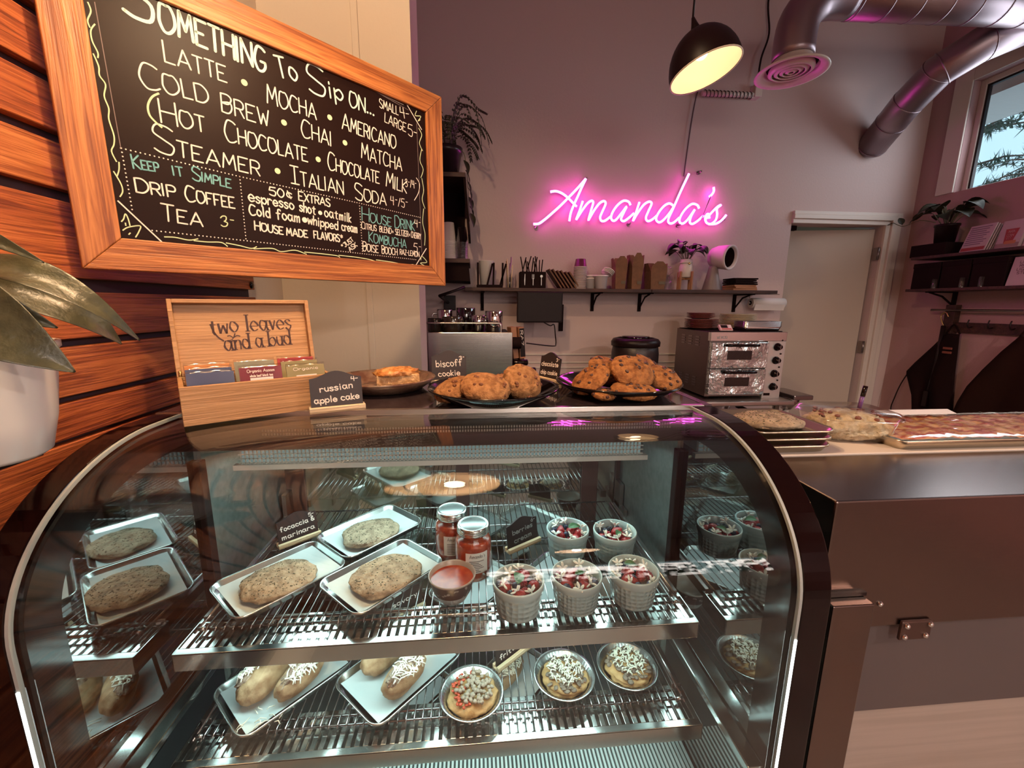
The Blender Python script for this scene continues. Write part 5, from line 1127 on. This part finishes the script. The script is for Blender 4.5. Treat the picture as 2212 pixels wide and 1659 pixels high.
B().lathe([(0, 0), (.062, 0), (.062, .006), (.030, .15), (.026, .165), (0, .165)], 36).obj('base', M_fan, tf)
Mf = Vector((.46, -.88, -.10)).to_track_quat('Z', 'Y').to_matrix(); cf = (.055, -.02, .222)
B().lathe([(0, -.085), (.062, -.08), (.076, -.04), (.082, .04), (.083, .055), (.078, .058), (.068, .052), (.062, .02)], 40, cf, Mf).obj('drum', pm('drum_white', (.60, .50, .50), .5), tf)
B().lathe([(.0635, .04), (.060, .0), (.0, -.03)], 36, cf, Mf).obj('dark_opening', M_matte, tf)
for i in range(7):
    nm = ('black notebook', 'wooden serving board')[i < 3]; hgt_ = .012 if i < 3 else .010
    t = tag(B().box(-.085+.004*(i % 2), .085-.006*(i % 3), -.08, .07, 0, hgt_).obj(('slate_board', 'serving_board')[i < 3], (M_matte, M_std)[i < 3], loc=(1.865, 2.87, ZS+.0122*i), bevel=.002), ('bottom wooden board of the pile at the right end of the wall shelf', 'middle wooden board of the pile at the right end of the wall shelf', 'top wooden board of the pile, just under the black ones', 'lowest black board of the pile at the right end of the wall shelf', 'second black board from the bottom of that pile at the shelf end', 'second black board from the top of the pile at the shelf end', 'topmost black board on the pile at the right end of the wall shelf')[i], 'board', 'boards piled on the wall shelf'); t.rotation_euler[2] = .05*((i*5) % 3-1)
# hanging shelf with fern
hs = thing('hanging_shelf', 'dark boxed wall shelf with wooden edges, half hidden by the menu board', 'shelf', (-.36, YB, 1.67))
B().box(-.35, .315, -.39, 0, .585, .61).obj('top_board', M_dwood, hs, bevel=.002); B().box(-.35, .335, -.39, 0, .105, .13).obj('lower_board', M_dwood, hs, bevel=.002)
B().prism([(.315, -.38, .61), (.315, 0, .61), (.34, 0, .27), (.34, -.38, .27)][::-1], (-.015, 0, 0)).obj('side_panel', M_matte, hs); B().box(-.35, .30, -.02, 0, .13, .585).obj('back_panel', M_matte, hs)
B().prism([(-.35, -.36, 0.02), (.335, -.36, -.0), (.325, -.36, .105), (-.35, -.36, .105)], (0, .36, 0)).obj('drawer_box', M_matte, hs)
nest(13, -.150, 2.70, 1.8005, .030, .040, .115, .0085, M_paperw, M_paperw, 'white paper cup in the nested stack on the hanging shelf', 'nested white paper cups')
nest(12, -.072, 2.68, 1.8005, .026, .036, .095, .0085, M_plast, M_plast, 'clear plastic cup in the nested stack on the hanging shelf', 'nested clear plastic cups')
fp = thing('potted_fern', 'bushy fern in a black pot on top of the hanging shelf', 'plant', (-.155, 2.74, 2.281)); B().lathe([(0, 0), (.065, 0), (.085, .13), (.092, .132), (.093, .165), (.086, .165), (.08, .14), (0, .135)], 36).obj('pot', pm('pot_black', (.02, .010, .012), .3), fp)
R = random.Random(12); q = B()
for i in range(26):
    a = R.random()*2*PI if i > 9 else R.uniform(-.9, .9); L = R.uniform(.16, .30); rise = R.uniform(.10, .32); P = crom([(0, 0, .14), (math.cos(a)*L*.35, math.sin(a)*L*.35, .14+rise), (math.cos(a)*L*.8, math.sin(a)*L*.8, .14+rise*.85), (math.cos(a)*L, math.sin(a)*L, .14+rise*R.uniform(.1, .8))], 7)
    q.tube(P, .0016, 4)
    for k in range(4, len(P)):
        for s in (-1, 1):
            p = Vector(P[k]); d = (Vector(P[k])-Vector(P[k-1])).normalized(); sd = d.cross(Vector((0, 0, 1))).normalized()*s; ln = .028*(1-.6*k/len(P)); n0 = len(q.v); q.v += [tuple(p), tuple(p+d*.012+sd*ln*.5), tuple(p+sd*ln+d*.006-Vector((0, 0, .006))), tuple(p-d*.004+sd*ln*.5)]; q.face((n0, n0+1, n0+2, n0+3))
f = q.obj('fronds', pm('fern_leaf', (.05, .045, .02), .6), fp); f['kind'] = 'stuff'
for i in range(7):
    b = B(); z0 = .10-.05*i; leaf(b, (.10+.006*i, -.02+.02*(i % 3), z0), (.125+.005*i, -.05+.03*(i % 3), z0-.09), .022, .1, .6*(i % 2), 6); b.obj('trailing_leaf', M_leafd, fp)
B().tube(crom([(.05, 0, .15), (.10, -.01, .14), (.12, -.01, .0), (.13, -.02, -.25)], 5), .002, 5).obj('vine', M_stem, fp)
# tablet screen on wall arm
sc = thing('wall_screen', 'black screen on a wall arm under the shelf', 'screen', (.42, 2.72, 1.515)); B().box(-.148, .15, -.012, .012, -.098, .098).obj('panel', pm('screen_black', (.010, .004, .005), .5, spec=.2), sc, bevel=.008)
b = B(); b.box(-.04, .04, .012, .05, -.04, .04); b.tube([(0, .05, 0), (.10, .10, -.01), (.19, .26, -.02)], .012, 8); b.obj('arm', M_matte, sc); b = B(); b.box(.185, .215, .262, .28, -.17, .02); b.obj('wall_bracket', M_matte, sc, bevel=.003)
tag(B().tube(crom([(.45, 2.74, 1.42), (.50, 2.76, 1.395), (.53, 2.78, 1.40), (.535, 2.75, 1.33), (.52, 2.65, 1.285), (.47, 2.5, 1.285), (.30, 2.42, 1.31)], 6), .004, 6).obj('cable', M_black), 'black cable looping from the wall screen to the coffee machine', 'cable')
tw = thing('towel_roll', 'white paper towel roll on a holder under the shelf end', 'paper towel', (2.12, 2.93, 1.555)); B().cyl((-.115, 0, 0), (.14, 0, 0), .036, n=28).obj('roll', M_paperw, tw); B().cyl((-.118, 0, 0), (-.114, 0, 0), .015, n=16).obj('core', M_matte, tw)
B().tube([(-.125, 0, 0), (-.125, 0, .062), (.10, 0, .062)], .004, 6).obj('holder', M_chrome, tw); B().cyl((-.125, 0, 0), (-.11, 0, 0), .005, n=8).obj('pin', M_chrome, tw); rows = [[(x, -.036+.004*i, -.01-.014*i) for x in (-.10, .13)] for i in range(4)]; B().grid(rows).obj('loose_sheet', M_paperw, tw)
# oven table, oven, plates
TZ = .962
ot = thing('steel_table', 'stainless table with tube legs under the pizza oven', 'table', (1.36, 2.33, 0)); B().box(0, .60, 0, .62, TZ-.03, TZ).obj('table_top', M_steelx, ot, bevel=.008)
for x in (.10, .52):
    for y in (.06, .55): B().cyl((x, y, 0), (x, y, TZ-.03), .019, n=16).obj('leg', M_chrome, ot)
B().box(.03, .57, .04, .58, .20, .215).obj('undershelf', M_steelx, ot, bevel=.003); B().tube([(.26, .06, TZ-.04), (.50, .06, TZ-.14)], .012, 8).obj('brace', M_matte, ot)
sk = thing('sink', 'small stainless hand sink beside the oven table', 'sink', (2.01, 2.50, .985)); b = B(); b.box(-.03, .10, -.13, .13, -.03, 0); b.obj('rim', M_dsteel, sk, bevel=.006); b = B(); b.tube([(.03, 0, -.03), (.03, 0, -.06), (.03, 0, -.115)], [.07, .068, .03], 24); b.obj('basin', M_steel, sk)
b = B(); b.tube([(.03, 0, -.11), (.03, 0, -.30), (.03, .3, -.34), (.03, .5, -.34)], .018, 10); b.obj('waste_pipe', M_trim, sk)
pb = thing('bucket', 'white plastic bucket under the oven table', 'bucket', (1.62, 2.68, .2155)); B().lathe([(0, 0), (.11, 0), (.125, .30), (.13, .302), (.13, .315), (.122, .315), (.107, .01)], 30).obj('pail', M_paperw, pb); B().tube(crom([(.13, 0, .30), (.10, -.08, .22), (0, -.13, .18), (-.10, -.08, .22), (-.13, 0, .30)], 5), .003, 5).obj('bail', M_chrome, pb)
ov = thing('pizza_oven', 'double deck stainless countertop pizza oven with black knobs', 'oven', (1.425, 2.41, TZ), math.radians(0)); OW, OD, OH = .485, .44, .415; M_side = pm('oven_side', (.22, .17, .16), .45, 1.0)
B().box(0, OW, .02, OD, .012, OH).obj('body', M_side, ov, bevel=.003); B().box(-.004, OW+.002, .0, .03, OH-.055, OH).obj('top_fascia', M_polish, ov, bevel=.002)
b = B(); fo = plane((0, -.0008, 0), (1, 0, 0), (0, 0, 1)); write(b, 'VEVOR', (.035, OH-.040), (.10, OH-.040), .014, fo, .002); b.obj('logo', pm('logo_grey', (.30, .32, .34), .5), ov)
B().box(OW-.115, OW+.003, .004, .03, .0, OH-.055).obj('control_panel', M_paperw if 0 else pm('panel_steel', (.74, .76, .74), .3, .8), ov, bevel=.002)
M_odoor = pm('door_steel', (.76, .88, .87), .18, 1.0, bump=(9, .8, .04))
for k, z0 in enumerate((.03, .195)):
    dv = B().box(.002, OW-.118, -.012, .018, z0, z0+.158).obj('oven_door', M_odoor, ov, bevel=.003)
    B().box(.105, .262, -.0135, -.0118, z0+.052, z0+.108).obj('window', pm('oven_glass', (.02, .012, .012), .06), dv)
    b = B(); b.tube(crom([(.09, -.014, z0+.142), (.10, -.035, z0+.142), (.19, -.040, z0+.142), (.28, -.035, z0+.142), (.29, -.014, z0+.142)], 4), .009, 10); b.obj('handle', M_gloss, dv)
    b = B(); write(b, 'A', (.300, z0+.065), (.332, z0+.065), .036, plane((0, -.0128, 0), (1, 0, 0), (0, 0, 1)), .004); b.obj('badge_letter', pm('badge', (.42, .42, .42), .3), dv)
for i in range(4):
    z = .075+.083*i; b = B(); My = RX(PI/2); b.lathe([(0, .030), (.014, .030), (.018, .022), (.019, .006), (.024, .004), (.024, 0), (0, 0)], 26, (OW-.052, .003, z), My); kk = b.obj('knob', M_gloss, ov); B().box(OW-.055, OW-.049, -.029, -.026, z-.014, z+.014).obj('pointer', M_dsteel, kk)
    B().cyl((OW-.025, .005, z+.040), (OW-.025, -.001, z+.040), .005, n=12).obj('indicator', M_black, ov)
B().box(OW-.105, OW-.065, .002, .005, .018, .034).obj('switch', M_gloss, ov)
for gx in (.08, .17, .26):
    for gz in (.08, .34):
        b = B()
        for k in range(4): b.box(-.0045, .0005, .05+gx, .05+gx+.045, gz-.02+.017*k, gz-.012+.017*k)
        b.obj('louvre_set', M_dsteel, ov)
b = B(); b.box(.01, OW-.01, .03, OD-.01, OH, OH+.004); b.obj('top_mat', M_matte, ov)
for x in (.03, OW-.03):
    for y in (.05, OD-.05): B().cyl((x, y, 0), (x, y, .013), .015, n=12).obj('foot', M_matte, ov)
OZ = TZ+OH+.0045
def plate_stack(x, y, n, r, mat, rimc, lab, grp, z=0, step=.0085):
    t = thing('stacked_plate', lab, 'plate', (x, y, OZ+z), 0, grp)
    B().lathe([(0, .003), (r*.6, .003), (r*.72, .005), (r, .011), (r+.001, .0125), (r, .0135), (r*.7, .0075), (r*.6, 0.005), (0, .005)], 36).obj('dish', mat, t); B().lathe([(r*.55, .003), (r*.57, 0), (r*.62, 0), (r*.64, .0035)], 30).obj('foot_ring', rimc, t)
    for i in range(1, n): dup(t, (x+.0015*((i*5) % 3-1), y, OZ+z+step*i))
M_pl1 = pm('plate_brown', (.20, .05, .04), .3); M_pl2 = pm('plate_cream', (.62, .50, .36), .3)
plate_stack(1.505, 2.68, 7, .106, M_pl1, M_stone, 'brown dinner plate in the left stack on the oven', 'brown dinner plates on the oven'); plate_stack(1.495, 2.68, 4, .086, M_pl1, M_stone, 'small brown plate on top of the left stack on the oven', 'small brown plates on the oven', .0085*7+.006)
plate_stack(1.762, 2.69, 11, .112, M_pl2, M_stone, 'cream plate in the right stack on the oven', 'cream plates on the oven')
tm = thing('kitchen_timer', 'pink kitchen timer propped on top of the oven', 'timer', (1.545, 2.455, OZ), math.radians(-8)); Mt = Matrix.Rotation(math.radians(-52), 4, 'X'); B().box(-.038, .038, -.006, .010, 0, .052, Mt @ Matrix.Rotation(0, 4, 'X')).obj('case', pm('timer_pink', (.72, .46, .46), .4), tm, bevel=.002)
Mq = Mt @ Matrix.Translation((0, -.0065, 0)); B().box(-.028, .012, -.0006, .0004, .020, .046, Mq).obj('display', M_black, tm); B().box(-.028, .03, -.0006, .0004, .006, .014, Mq).obj('buttons', pm('timer_red', (.45, .05, .05), .4), tm); B().box(.018, .032, -.0006, .0004, .02, .046, Mq).obj('side_buttons', M_paperw, tm)
for i in range(5):
    t = tag(B().grid([rrect(.25, .13, .02, .03), rrect(.23, .11, .018, .002), rrect(.002, .002, .0005, .002)], closed_v=True).obj('steel_pan', M_alu, loc=(1.775, 2.505, OZ+.0068*i), solid=.0012), ('bottom steel pan of the nest at the oven front', 'second steel pan from the bottom of the nest on the oven', 'middle steel pan of the nest on the oven', 'second steel pan from the top of the nest on the oven', 'topmost steel pan of the nest at the oven front')[i], 'pan', 'steel pans nested on the oven')
# ---------------------------------------------------------------- prep table right of the case
CT = 1.232
M_hood = pm('hood_steel', (.225, .165, .145), .24, 1.0, bump=((2, 260, 260), .05, .001))
pt = thing('prep_table', 'stainless food prep table with a steel hood front, right of the case', 'prep table', (.56, .557, 0))
b = B(); b.box(0, 1.25, 0, .19, 1.0, CT); b.obj('hood', M_hood, pt, bevel=.003)
B().box(.0, 1.25, .19, .475, CT-.06, CT-.004).obj('worktop', M_steelx, pt, bevel=.003); B().box(.02, 1.2, .195, .46, CT-.004, CT+.002).obj('cutting_board', pm('board_white', (.66, .54, .46), .5), pt, bevel=.002)
B().box(.07, 1.25, .012, .025, .816, 1.0).obj('front_panel', pm('grey_panel', (.17, .14, .14), .32, .6), pt); B().box(.075, 1.25, .03, .47, .06, .816).obj('lower_cabinet', pm('pale_cabinet', (.50, .41, .36), .38, .3, n=((2, 2, 60), (.44, .36, .31), .4, .6)), pt, bevel=.004)
B().box(.0, 1.25, .19, .47, .816, CT-.06).obj('back_body', M_dsteel, pt)
b = B(); b.box(0, .072, -.024, .03, .0, 1.065); b.obj('corner_post', M_hood, pt, bevel=.002)
B().box(.004, .075, -.005, .0, 1.066, 1.072).obj('slot', M_black, pt)
b = B(); b.box(.150, .208, -.006, 0, .975, 1.012); b.obj('hinge_plate', pm('hinge_brown', (.10, .055, .045), .3, .6), pt, bevel=.004)
for (x, z, y) in ((.108, 1.045, 0), (.159, 1.004, -.006), (.202, 1.005, -.006), (.158, .983, -.006), (.197, .984, -.006)):
    b = B(); b.lathe([(0, .0045), (.003, .004), (.0052, .001), (.0052, 0), (0, 0)], 16, (x, y, z), RX(PI/2)); b.obj('screw', M_chrome, pt)
M_tray = pm('gold_tray', (.66, .56, .42), .3, 1.0)
for i in range(3): pan(.185, .19, .018, False, 'sheet_pan', ('bottom sheet pan of the small stack behind the case', 'middle sheet pan of the small stack behind the case', 'topmost sheet pan of the stack, holding a focaccia')[i], (.645+.002*i, .848, CT+.0022+.0155*i), .0, 'tray', 'sheet pans stacked on the prep table', M_tray)
focaccia((.655, .850, CT+.037), .1, 'golden focaccia on the topmost pan beside the case', 61, .070, .062, .016)
M_salad = pm('pasta_salad', (.50, .36, .20), .6, n=(75, (.66, .54, .36), .4, .62), bump=(60, 1.0, .012)); M_veg = pm('salad_veg', (.24, .08, .05), .5)
cs = thing('salad_box', 'clear plastic tub of pasta salad on the prep table', 'food container', (.855, .862, CT+.0022), math.radians(-8))
rows = [rrect(.13, .10, .02, 0), rrect(.135, .105, .022, .004), rrect(.165, .13, .03, .052), rrect(.178, .142, .034, .055), rrect(.180, .144, .034, .052)]; b = B(); b.grid(rows, closed_v=True); b.grid([rrect(.004, .004, .001, 0), rows[0]], closed_v=True); b.obj('tub', M_plast, cs)
rows = [rrect(.180, .144, .034, .056), rrect(.165, .13, .03, .066), rrect(.15, .115, .03, .069), rrect(.003, .003, .001, .068)]; B().grid(rows, closed_v=True).obj('lid', M_plast, cs)
B().blob((0, 0, .028), .076, .060, .034, .14, 4, 9, e=4, flat=.8, nu=48, nv=22).obj('salad', M_salad, cs); R = random.Random(8); q = B()
for i in range(60): a = R.random()*6.3; u = .068*math.sqrt(R.random()); q.blob((u*math.cos(a), u*.8*math.sin(a), .050+.010*R.random()), .006, .004, .003, .3, 2, i, nu=8, nv=5, M=RZ(a*4) @ RX(a))
q.obj('salad_bits', M_veg, cs)['kind'] = 'stuff'
mk = thing('marker', 'purple marker standing in the tub of pasta salad', 'pen', (.872, .85, CT+.072), rot=(.05, .08, 0)); B().cyl((0, 0, 0), (0, 0, .028), .0042, n=12).obj('barrel', pm('purple_barrel', (.12, .04, .16), .4), mk); B().cyl((0, 0, .028), (0, 0, .052), .0048, n=12).obj('cap', M_gloss, mk)
M_pizza = pm('pizza_sauce', (.44, .065, .014), .5, n=((26, 60, 40), (.76, .42, .16), .42, .58, 6), bump=(45, .8, .008))
pz = thing('pizza_tray', 'big film-wrapped sheet pan of pizza at the right of the prep table', 'tray', (1.185, .858, CT+.0022), 0)
b = B(); W_, D_ = .60, .205
b.grid([rrect(.004, .004, .001, .002), rrect(W_-.03, D_-.03, .012, .002), rrect(W_-.006, D_-.006, .014, .020), rrect(W_, D_, .016, .022), rrect(W_, D_, .016, .019), rrect(W_-.02, D_-.02, .012, 0), rrect(.004, .004, .001, 0)], closed_v=True); b.obj('pan', M_tray, pz)
rows = [[(-.285+.57*i/44, -.088+.176*j/20, .021+.006*noise.noise(Vector((i*.6, j*.6, 1)))+.004*noise.noise(Vector((i*1.7, j*1.7, 5)))) for i in range(45)] for j in range(21)]; B().grid(rows).obj('pizza', M_pizza, pz); 
rows = [[(-.31+.62*i/52, -.106+.212*j/24, .029+.0022*noise.noise(Vector((i*.9, j*.25, 3)))+.0018*noise.noise(Vector((i*.5, j*2.1, 7)))-.012*max(abs(2*i/52-1), abs(2*j/24-1))**10) for i in range(53)] for j in range(25)]; B().grid(rows).obj('cling_film', glass('cling_film', (.99, .98, .98), .012, .07), pz)
b = B(); b.prism([(-.15, .07, .030), (.04, .07, .030), (.05, .100, .034), (-.17, .100, .034)], (0, 0, .001)); b.obj('paper_edge', M_paperw, pz)
# ---------------------------------------------------------------- right wall shelves
XW = XR
rs = thing('side_shelf', 'two-board dark shelf unit on the side wall by the door', 'shelf', (XW, 2.75, 1.655))
for z in (0, .213): B().box(-.25, 0, -1.75, -.02, z-.018, z).obj('board', M_dwood, rs, bevel=.002)
for y in (-.14, -1.0):
    b = B(); b.box(-.012, 0, y-.012, y+.012, -.14, -.018); b.box(-.22, 0, y-.011, y+.011, -.026, -.018); b.tube([(-.01, y, -.11), (-.10, y, -.05), (-.20, y, -.024)], .006, 6); b.obj('bracket', M_brk, rs)
M_dbox = pm('storage_box', (.012, .0045, .005), .8, spec=.1)
for i, (y0, y1, lb_) in enumerate(((-.20, -.03, 'dark storage box nearest the door between the side shelf boards'), (-.37, -.21, 'dark storage box second from the door between the boards'), (-.55, -.38, 'dark storage box beside the liquor store book'))):
    t = thing('storage_box', lb_, 'box', (XW, 2.75, 1.6555), 0, 'storage boxes on the side shelf'); B().box(-.225, -.005, y0, y1, 0, .155).obj('carton', M_dbox, t, bevel=.003); B().box(-.228, -.002, y0-.002, y1+.002, .135, .168).obj('lid', M_dbox, t, bevel=.003)
for i, y in enumerate((2.56, 2.40, 2.30)):
    t = thing('wine_glass', ('upturned glass in front of the storage boxes, nearest the door', 'upturned glass in front of the boxes, middle of three', 'upturned glass beside the liquor store book')[i], 'glass', (XW-.238, y, 1.6555), 0, 'glasses on the side shelf'); B().lathe([(.012, 0), (.012, .055), (.009, .06)], 14).obj('bowl', M_clear, t); B().lathe([(0, .0), (.011, .001)], 12).obj('base', M_clear, t)
t = thing('planter_box', 'small black box under the plant on the upper side shelf', 'box', (XW-.12, 2.66, 1.8685)); B().box(-.10, .09, -.11, .11, 0, .080).obj('carton', M_dbox, t, bevel=.003)
pl = thing('potted_plant', 'trailing plant in a black pot on the upper side shelf', 'plant', (XW-.14, 2.63, 1.949)); B().lathe([(0, 0), (.050, 0), (.060, .105), (.064, .107), (.064, .12), (.058, .12), (.054, .10), (0, .098)], 30).obj('pot', M_black, pl); bush(pl, random.Random(5), 18, .12, .10, .24, .052, M_leafd, .003, .01)
B().tube(crom([(-.03, .05, .14), (-.05, .14, .17), (-.06, .24, .15), (-.05, .33, .19)], 5), .0025, 5).obj('vine', M_stem, pl)
for (a, c) in (((-.05, .33, .19), (-.06, .37, .15)), ((-.06, .25, .16), (-.05, .29, .215)), ((-.06, .18, .17), (-.06, .10, .215))): b = B(); leaf(b, a, c, .022, .15, .4, 6); b.obj('leaf', M_leafd, pl)
def book(name, label, loc, w_, h_, t_, mat, lines, inkm, extra=None, lean=.2, cat='book', rz=-PI/2-.12, sc=1.0):
    M4 = Matrix.Translation(loc) @ Matrix.Rotation(rz, 4, 'Z') @ Matrix.Rotation(-lean, 4, 'X'); t = thing(name, label, cat, loc, rot=M4.to_euler()); t.scale = (sc,)*3
    B().box(-w_/2, w_/2, 0, t_, 0, h_).obj('cover', mat, t, bevel=.001); B().box(-w_/2+.003, w_/2-.001, .002, t_-.002, .002, h_+.0005).obj('pages', M_paperw, t)
    f = plane((0, -.0007, 0), (1, 0, 0), (0, 0, 1))
    if extra: extra(t, f)
    b = B()
    for (s, x0, x1, z, h) in lines: write(b, s, (x0, z), (x1, z), h, f, h*.16)
    if b.v: b.obj('title', inkm, t)
    return t
M_red = pm('cup_red', (.33, .03, .035), .5); M_cov = pm('cover_pale', (.50, .38, .40), .5); M_bun = pm('corn_dog', (.46, .17, .06), .5)
def corn(t, f):
    n0 = [(-.038, .130), (.042, .130), (.026, .035), (-.024, .035)]; b = B(); b.v += [tuple(f(*p)) for p in n0]; b.face((0, 1, 2, 3)); b.obj('printed_cup', M_red, t); q = B(); q.ribbon([(-.02+.003*i, .040) for i in range(24)], [.004]+[.022]*22+[.004], plane((0, -.0012, 0), (1, 0, 0), (0, 0, 1))); q.obj('printed_corn_dog', M_bun, t); q = B(); q.ribbon([(-.07, .022), (.07, .022)], .028, plane((0, -.0010, 0), (1, 0, 0), (0, 0, 1))); q.obj('printed_counter', pm('print_grey', (.30, .20, .19), .6), t)
book('cookbook', 'pale book with a red cup and corn dog on its cover', (XW-.20, 2.247, 1.8685), .145, .188, .02, M_cov, [('MAIN', -.018, .020, .104, .016), ('CORN', -.020, .020, .080, .014), ('DOG', -.014, .014, .062, .014)], pm('pink_print', (.75, .50, .48), .6), corn, sc=.86)
book('cookbook', 'pale book lettered little rock liquor store on the lower side shelf', (XW-.235, 2.115, 1.6555), .15, .16, .022, M_cov, [('THE', -.012, .014, .142, .006), ('LITTLE', -.040, .042, .124, .013), ('ROCK', -.036, .038, .104, .013), ('LIQUOR', -.044, .044, .084, .013), ('STORE', -.038, .040, .064, .013)], M_ink, None, .15)
book('cookbook', 'pale book at the photo edge, right of the corn dog book', (XW-.20, 2.115, 1.8685), .13, .175, .02, M_cov, [], M_ink, None, .2)
for i in range(5):
    def mag(t, f, i=i):
        b = B()
        for k in range(9): b.ribbon([(-.07, .150-.013*k), (.06-.012*(k % 3), .150-.013*k)], .005, f)
        b.obj('cover_print', pm('mag_ink', (.16, .10, .15), .5), t); q = B(); q.ribbon([(-.075, .018), (.075, .018)], .02, f); q.obj('red_band', M_red, t)
    book('magazine', ('frontmost plastic-sleeved magazine between plant and corn dog book', 'second plastic-sleeved magazine from the front of the row', 'middle plastic-sleeved magazine of the row', 'second plastic-sleeved magazine from the back of the row', 'rearmost plastic-sleeved magazine beside the plant pot')[i], (XW-.215+.016*i, 2.405, 1.8685), .16, .165-.004*i, .006, M_cov, [], M_ink, mag if i == 0 else None, .28, 'magazine', -PI/2-.2)['group'] = 'sleeved magazines on the side shelf'
# ---------------------------------------------------------------- coat rack and aprons
cr = thing('coat_rack', 'dark wooden coat rack with hooks on the side wall', 'coat rack', (XW, 2.62, 1.35)); B().box(-.045, 0, -.06, .0, -.02, .20).obj('post', M_dwood, cr, bevel=.002); B().cyl((-.055, .08, .165), (-.055, -1.0, .165), .008, n=10).obj('top_rail', M_dsteel, cr); B().box(-.025, 0, -1.0, -.06, 0.02, .085).obj('hook_board', M_dwood, cr, bevel=.002)
for y in (-.16, -.27, -.38, -.49, -.60, -.70): B().tube(crom([(-.025, y, .06), (-.05, y, .055), (-.062, y, .075), (-.056, y, .105)], 4), .004, 6).obj('hook', M_black, cr)
def apron(loc, L, Rr, label, mat, extra=None):
    t = thing('apron', label, 'apron', loc, 0, 'dark aprons on the coat rack'); rows = []
    for i in range(25):
        u = i/24; row = []
        def at(P): 
            k = u*(len(P)-1); a = min(int(k), len(P)-2); f = k-a; return (P[a][0]*(1-f)+P[a+1][0]*f, P[a][1]*(1-f)+P[a+1][1]*f)
        (ya, za), (yb, zb) = at(L), at(Rr)
        for j in range(21): v = j/20; row.append((-.05-.028*u*math.sin(v*9+u*2)-.02*math.sin(PI*v), ya+(yb-ya)*v, za+(zb-za)*v))
        rows.append(row)
    B().grid(rows).obj('cloth', mat, t, solid=.004)
    B().tube(crom([(-.05, L[0][0], L[0][1]), (-.055, (L[0][0]+Rr[0][0])/2, L[0][1]+.06), (-.05, Rr[0][0], Rr[0][1])], 5), .005, 6).obj('neck_strap', mat, t)
    return t
M_ap = pm('apron_black', (.010, .003, .003), .9, spec=.1); M_ap2 = pm('apron_brown', (.020, .007, .005), .9, spec=.1)
ap = apron((XW, 2.55, 1.36), [(.03, 0), (.10, -.10), (.19, -.22), (.24, -.30), (.20, -.38), (.16, -.46), (.13, -.60), (.12, -.85)], [(-.05, 0), (-.06, -.12), (-.07, -.30), (-.08, -.45), (-.10, -.60), (-.12, -.85)], 'black apron with two leather tabs on the rack nearest the door', M_ap)
for k in range(2): B().box(-.088, -.082, -.05, .005, -.105-.028*k, -.090-.028*k).obj('leather_tab', pm('leather', (.20, .05, .03), .5), ap, bevel=.002)
apron((XW, 2.16, 1.37), [(.03, 0), (.10, -.10), (.17, -.22), (.23, -.34), (.26, -.45), (.29, -.62), (.30, -.85)], [(-.06, 0), (-.16, -.10), (-.22, -.30), (-.26, -.5), (-.3, -.85)], 'large dark brown apron further along the coat rack', M_ap2)
hk = thing('umbrella', 'slim black umbrella hanging from the shelf bracket', 'umbrella', (XW-.06, 2.60, 1.50)); B().tube([(0, 0, -.09), (0, .0, -.35), (0, .02, -.62)], [.012, .009, .009], 10).obj('shaft', M_black, hk); B().tube(crom([(0, 0, -.09), (0, .02, -.05), (0, .025, -.02), (0, 0, 0), (0, -.02, -.03)], 4), .004, 6).obj('clip', M_brass, hk); B().box(-.012, .012, .005, .035, -.66, -.55).obj('handle', M_black, hk, bevel=.003)
tag(B().tube(crom([(XW-.05, 2.78, 1.06), (XW-.05, 2.82, .96), (XW-.05, 2.845, .86), (XW-.05, 2.86, .76), (XW-.05, 2.82, .72)], 6), .004, 6).obj('cord', M_black), 'thin black cord hanging on the side wall below the apron', 'cord')
